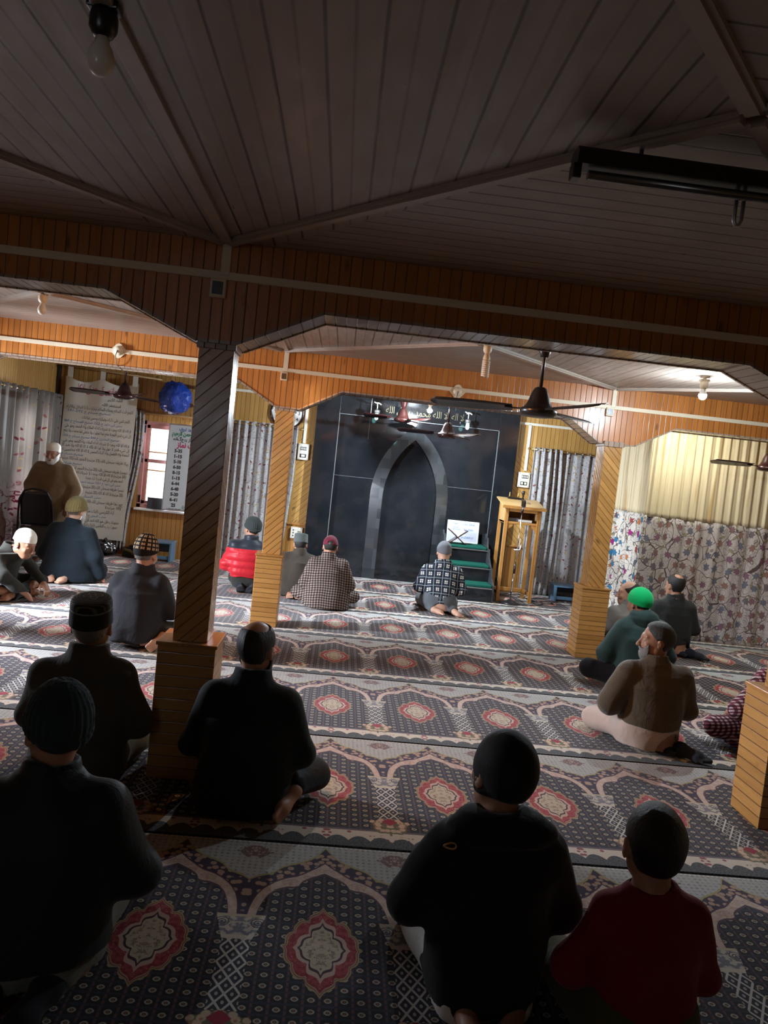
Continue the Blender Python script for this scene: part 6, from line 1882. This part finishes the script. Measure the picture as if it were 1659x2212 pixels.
def build_people():
    K = Person
    # --- nearest, in the shade
    K('man in a black tunic with thinning hair, seated beside the nearest pillar', (-.30, 3.38, .004), .0, .962, pose='sole', top='black_kameez', bottom='black_trousers', topname='tunic', hair='hair_black', hairline=.062, heady_bald=-.02, sh=.185, chest=.165, waist=.17, hip=.20, flare=.035, hem=.02,
      elbow=(.262, .03, .27), hand=(.15, .25, .19), beard='hair_black', h=.008, hyaw=-.35, headz=.745, seed=3, fold=.011)
    K('man in a grey tweed jacket and round embroidered cap, seated left of the nearest pillar', (-1.07, 3.50, .004), .0, .985, pose='kneel', top='tweed_grey', bottom='olive_trousers', headw='flat', hatmat='cap_embroid', hair='hair_grey', sh=.185, chest=.165, waist=.165, hip=.19, hem=.06, flare=.01,
      elbow=(.255, .04, .29), h=.008, headz=.735, hpitch=.18, hyaw=.06, hs=1.1, seed=5, skin='skin_dark')
    pk = K('figure in a black hooded parka and dark knitted hood, seated at front centre', (.585, 2.24, .004), .05, .93, pose='kneel', top='black_parka', bottom='white_cotton', topname='parka', headw='hoodcap', hatmat='black_knit', hood=True, hoodw=.185, hs=1.15, sh=.178, chest=.165, waist=.165, hip=.17, hem=.05, flare=.015,
      elbow=(.262, .05, .29), hand=(.15, .27, .2), sleeve=.068, h=.008, headz=.74, hroll=.06, hyaw=.25, asym=.01, seed=7, bulk=.022)
    b = bmesh.new(); tube(b, [(.020*math.cos(a), .004*math.sin(2*a), .009*math.sin(a)) for a in [2*PI*i/18 for i in range(19)]], .0028, 6)
    ob = obj('drawcord_loop', b, M['orangewood'], pk.t); ob.location = (-.178, -.115, .56); ob['label'] = 'orange drawcord loop'
    K('boy in a dark red shirt with short black hair, seated at front right', (.99, 2.02, .004), -.02, .845, pose='kneel', top='maroon_shirt', bottom='olive_trousers', topname='shirt', hair='hair_black', hairline=0, sh=.155, chest=.14, waist=.14, hip=.165, hem=.09,
      elbow=(.225, .04, .29), sleeve=.052, h=.008, headz=.715, neck=.60, hs=1.18, collar=False, hyaw=-.12, seed=9, headw='none')
    K('person in a dark teal woollen hat and black down jacket at the lower left corner', (-.76, 2.2, .004), .1, .965, pose='kneel', top='dark_down', bottom='pale_trousers', headw='beanie', hatmat='knit_teal', hair='hair_black', sh=.19, chest=.18, waist=.19, hip=.20, hem=.09,
      elbow=(.27, .05, .30), sleeve=.075, h=.008, headz=.735, hyaw=.5, bulk=.03, seed=11, lean=.05, sock='dark_sock')
    # --- right group
    K('bearded man in a brown fleece and cream trousers, seated, face turned left', (2.086, 4.6, .004), .0, .93, pose='side', top='brown_fleece', bottom='beige_cotton', topname='fleece', hair='hair_salt', beard='hair_grey', sh=.20, chest=.18, waist=.175, hip=.18, hem=.17, flare=0.0,
      elbow=(.275, .05, .28), hand=(.12, .26, .2), sleeve=.07, hyaw=1.35, headz=.735, beardy=.052, h=.007, sock='dark_sock', bulk=.02, seed=13, skin='skin_dark')
    K('man in a dark green hooded anorak and bright green skullcap, seated behind the fleece man', (2.57, 5.95, .004), .12, .99, pose='cross', top='green_anorak', bottom='black_trousers', topname='anorak', headw='skull', hatmat='green_cap', hair='hair_black', hood=True, sh=.185, chest=.17, waist=.18, hip=.18, hem=.12,
      elbow=(.27, .08, .28), hand=(.20, .26, .2), sleeve=.072, h=.009, headz=.70, heady=.07, hpitch=-.2, hyaw=.25, bulk=.03, lean=.06, seed=15)
    K('bald man in a light grey coat looking left, seated next to the chevron pillar', (2.915, 7.12, .004), .1, .95, pose='kneel', top='grey_coat', bottom='grey_trousers', topname='coat', hair='hair_salt', hairline=.085, heady_bald=.03, sh=.18, chest=.165, waist=.17, hip=.18, hem=.06, h=.009, hyaw=1.2, headz=.645, neck=.55, shz=.50, heady=.05, lean=.05, seed=17, skin='skin_pale')
    K('man in a charcoal jacket with a bald patch, seated before the partition curtain', (3.508, 7.5, .004), -.05, .947, pose='side', top='charcoal_jacket', bottom='black_trousers', hair='hair_black', hairline=.048, heady_bald=-.045, sh=.195, chest=.175, waist=.175, hip=.175, hem=.12, h=.009, hyaw=.35, elbow=(.27, .03, .29), sock='dark_sock', seed=19)
    K('person in a maroon checked robe, mostly cut by the right picture edge', (3.02, 4.75, .004), .3, .98, pose='cross', top='check_maroon', bottom='check_maroon', topname='robe', sh=.185, chest=.17, waist=.19, hip=.22, flare=.10, hem=.02, hair='hair_black', headw='soft', hatmat='white_cap', elbow=(.30, .06, .28), h=.010, seed=21)
    # --- front row near the niche
    K('man in black and white plaid jacket and grey skullcap before the steps', (1.264, 8.6, .004), -.06, .935, pose='iftirash', top='plaid_black_white', bottom='grey_trousers', headw='skull', hatmat='grey_felt', hood=True, sh=.185, chest=.165, waist=.165, hip=.165, hem=.125, elbow=(.262, .03, .29), hand=(.17, .26, .2), sleeve=.066,
      h=.009, headz=.735, hpitch=-.22, seed=23, skin='skin_pale')
    K('man in brown checked tunic and maroon baseball cap before the black niche', (-.036, 8.22, .004), .02, .92, pose='cross', top='check_brown', bottom='check_brown', topname='tunic', headw='baseball', hatmat='maroon_cap', hair='hair_black', sh=.185, chest=.17, waist=.185, hip=.20, flare=.075, hem=.015, elbow=(.262, .04, .28), sleeve=.072,
      h=.009, headz=.71, heady=.05, hpitch=-.3, lean=.03, seed=25, fold=.009)
    K('man in dark brown coat and grey pillbox cap right of the orange lit pillar', (-.385, 8.76, .004), .05, .90, pose='kneel', top='umber_coat', bottom='black_trousers', topname='coat', headw='flat', hatmat='wool_grey_green', hair='hair_salt', sh=.20, chest=.185, waist=.19, hip=.21, flare=.05, hem=.02, h=.010, headz=.655, neck=.56, shz=.51, heady=.05, hpitch=-.2, seed=27)
    K('man in a red and navy puffer jacket, seated left of the orange lit pillar', (-.965, 8.9, .004), .1, .945, pose='kneel', top='red_puffer', bottom='dark_wool', headw='beanie', hatmat='dark_grey_knit', hair='hair_black', sh=.19, chest=.18, waist=.18, hip=.175, hem=.16, elbow=(.275, .03, .29), sleeve=.078, bulk=.034, h=.009, hyaw=.55, headz=.745, sock='dark_sock', seed=29, puffer=True)
    # --- left group
    K('man in a black patterned skullcap and slate jacket, seated left of the pillar', (-1.465, 5.95, .004), -.12, .98, pose='sole', top='skull_jacket', bottom='dark_wool', headw='dome', hatmat='cap_pattern', hair='hair_grey', sh=.185, chest=.17, waist=.165, hip=.175, flare=.03, hem=.06, elbow=(.265, .06, .29), hand=(.10, .28, .27), h=.008, headz=.725, heady=.05, hyaw=-.15, hpitch=-.15, lean=.02, seed=31, skin='skin_pale')
    K('man in a navy robe and ribbed khaki beanie, kneeling in front of the banner', (-2.85, 8.4, .004), -.10, 1.03, pose='kneel', top='navy_robe', bottom='dark_wool', topname='robe', headw='beanie', hatmat='knit_khaki', hair='hair_grey', beard='hair_white', sh=.19, chest=.175, waist=.19, hip=.22, flare=.07, hem=.015, elbow=(.27, .02, .27), hand=(.17, .20, .16),
      elbowR=(.29, -.0, .27), handR=(.34, .05, .07), sleeve=.075, h=.008, headz=.725, heady=.055, hyaw=-.35, hpitch=-.2, lean=.03, seed=33, skin='skin_pale')
    K('man in white cap leaning down, one hand on the carpet, left picture edge', (-3.12, 7.30, .004), -1.9, .97, pose='cross', top='dark_wool', bottom='black_trousers', headw='soft', hatmat='white_cap', sh=.18, chest=.165, waist=.165, hip=.18, hem=.10, h=.007, headz=.535, heady=.15, neck=.48, shz=.44, lean=.18, hpitch=-.35, elbow=(.25, .12, .26), hand=(.20, .30, .15),
      elbowR=(.22, .20, .24), handR=(.05, .34, .06), seed=35, skin='skin_dark')
    p = K('elderly man standing in a brown pheran cloak and white cap, facing the camera', (-3.46, 9.42, .004), PI-.12, .895, pose='stand', stand=True, top='pheran_brown', bottom='dark_wool', topname='pheran', headw='soft', hatmat='white_cap', beard='hair_white', hair='hair_grey', sh=.205, shz=1.30, neck=1.375, headz=1.475, heady=.06, hpitch=-.15, chest=.19, waist=.20, hip=.20, depth=.125, flare=.05, hem=.15,
      elbow=(.30, .0, 1.02), hand=(.27, .12, .80), elbowR=(.315, .03, 1.03), handR=(.22, .22, .90), sleeve=.085, h=.008, bulk=.028, seed=37, skin='skin_dark', fold=.011)
    eyes(p)
build_people()
# ================================================================== camera and light
cam = bpy.data.cameras.new('camera'); co = bpy.data.objects.new('camera', cam); COL.objects.link(co)
cam.sensor_fit = 'HORIZONTAL'; cam.sensor_width = 36.0; cam.lens = 1640.0/1659*36.0
cam.clip_start = .02; cam.clip_end = 200
yaw, pitch, roll = .06112926, -.05987336, .10671165
f = Vector((math.sin(yaw)*math.cos(pitch), math.cos(yaw)*math.cos(pitch), math.sin(pitch)))
r = Vector((math.cos(yaw), -math.sin(yaw), 0)); u = r.cross(f)
r2 = r*math.cos(roll) + u*math.sin(roll); u2 = u*math.cos(roll) - r*math.sin(roll)
mw = Matrix((( r2.x, u2.x, -f.x, 0), (r2.y, u2.y, -f.y, 0), (r2.z, u2.z, -f.z, 1.6), (0, 0, 0, 1)))
co.matrix_world = mw
sc.camera = co
w = bpy.data.worlds.new('overcast_sky'); sc.world = w; w.use_nodes = True
bg = w.node_tree.nodes['Background']; bg.inputs[0].default_value = (.80, .88, 1.0, 1); bg.inputs[1].default_value = 1.0

def lamp(name, kind, loc, power, color, size=.04, **kw):
    d = bpy.data.lights.new(name, kind); d.energy = power; d.color = color
    if kind == 'POINT': d.shadow_soft_size = size
    for k, v in kw.items(): setattr(d, k, v)
    o = bpy.data.objects.new(name, d); o.location = loc; COL.objects.link(o); return o
COOL, WARM = (.80, .91, 1.0), (1.0, .58, .25)
# daylight through the two windows
a = lamp('window_daylight', 'AREA', (-2.26, 11.3, 1.5), 60, (.85, .92, 1.0), shape='RECTANGLE', size=1.3, size_y=1.4)
a.rotation_euler = (PI/2, 0, 0); a.rotation_euler = Vector((0, -1, -.15)).to_track_quat('-Z', 'Y').to_euler()
a = lamp('side_window_daylight', 'AREA', (-4.7, 9.8, 1.35), 70, (.9, .92, 1.0), shape='RECTANGLE', size=1.3, size_y=1.5)
a.rotation_euler = Vector((1, 0, -.1)).to_track_quat('-Z', 'Y').to_euler()
a = lamp('left_window_daylight', 'AREA', (-4.75, 5.9, 1.6), 125, (.80, .88, 1.0), shape='RECTANGLE', size=1.9, size_y=1.5, spread=1.9)
a.rotation_euler = Vector((1, .30, -.22)).to_track_quat('-Z', 'Y').to_euler()
vs = sc.view_settings
sc.display_settings.display_device = 'sRGB'
vs.view_transform = 'Standard'; vs.look = 'None'; vs.gamma = 1.0; vs.use_curve_mapping = False
vs.exposure = 1.9
sc.cycles.use_denoising = True
sc.cycles.use_adaptive_sampling = True; sc.cycles.adaptive_threshold = .02
sc.cycles.max_bounces = 8; sc.cycles.diffuse_bounces = 4; sc.cycles.glossy_bounces = 4; sc.cycles.transparent_max_bounces = 12
sc.cycles.sample_clamp_indirect = 4.0
sc.cycles.caustics_reflective = False; sc.cycles.caustics_refractive = False
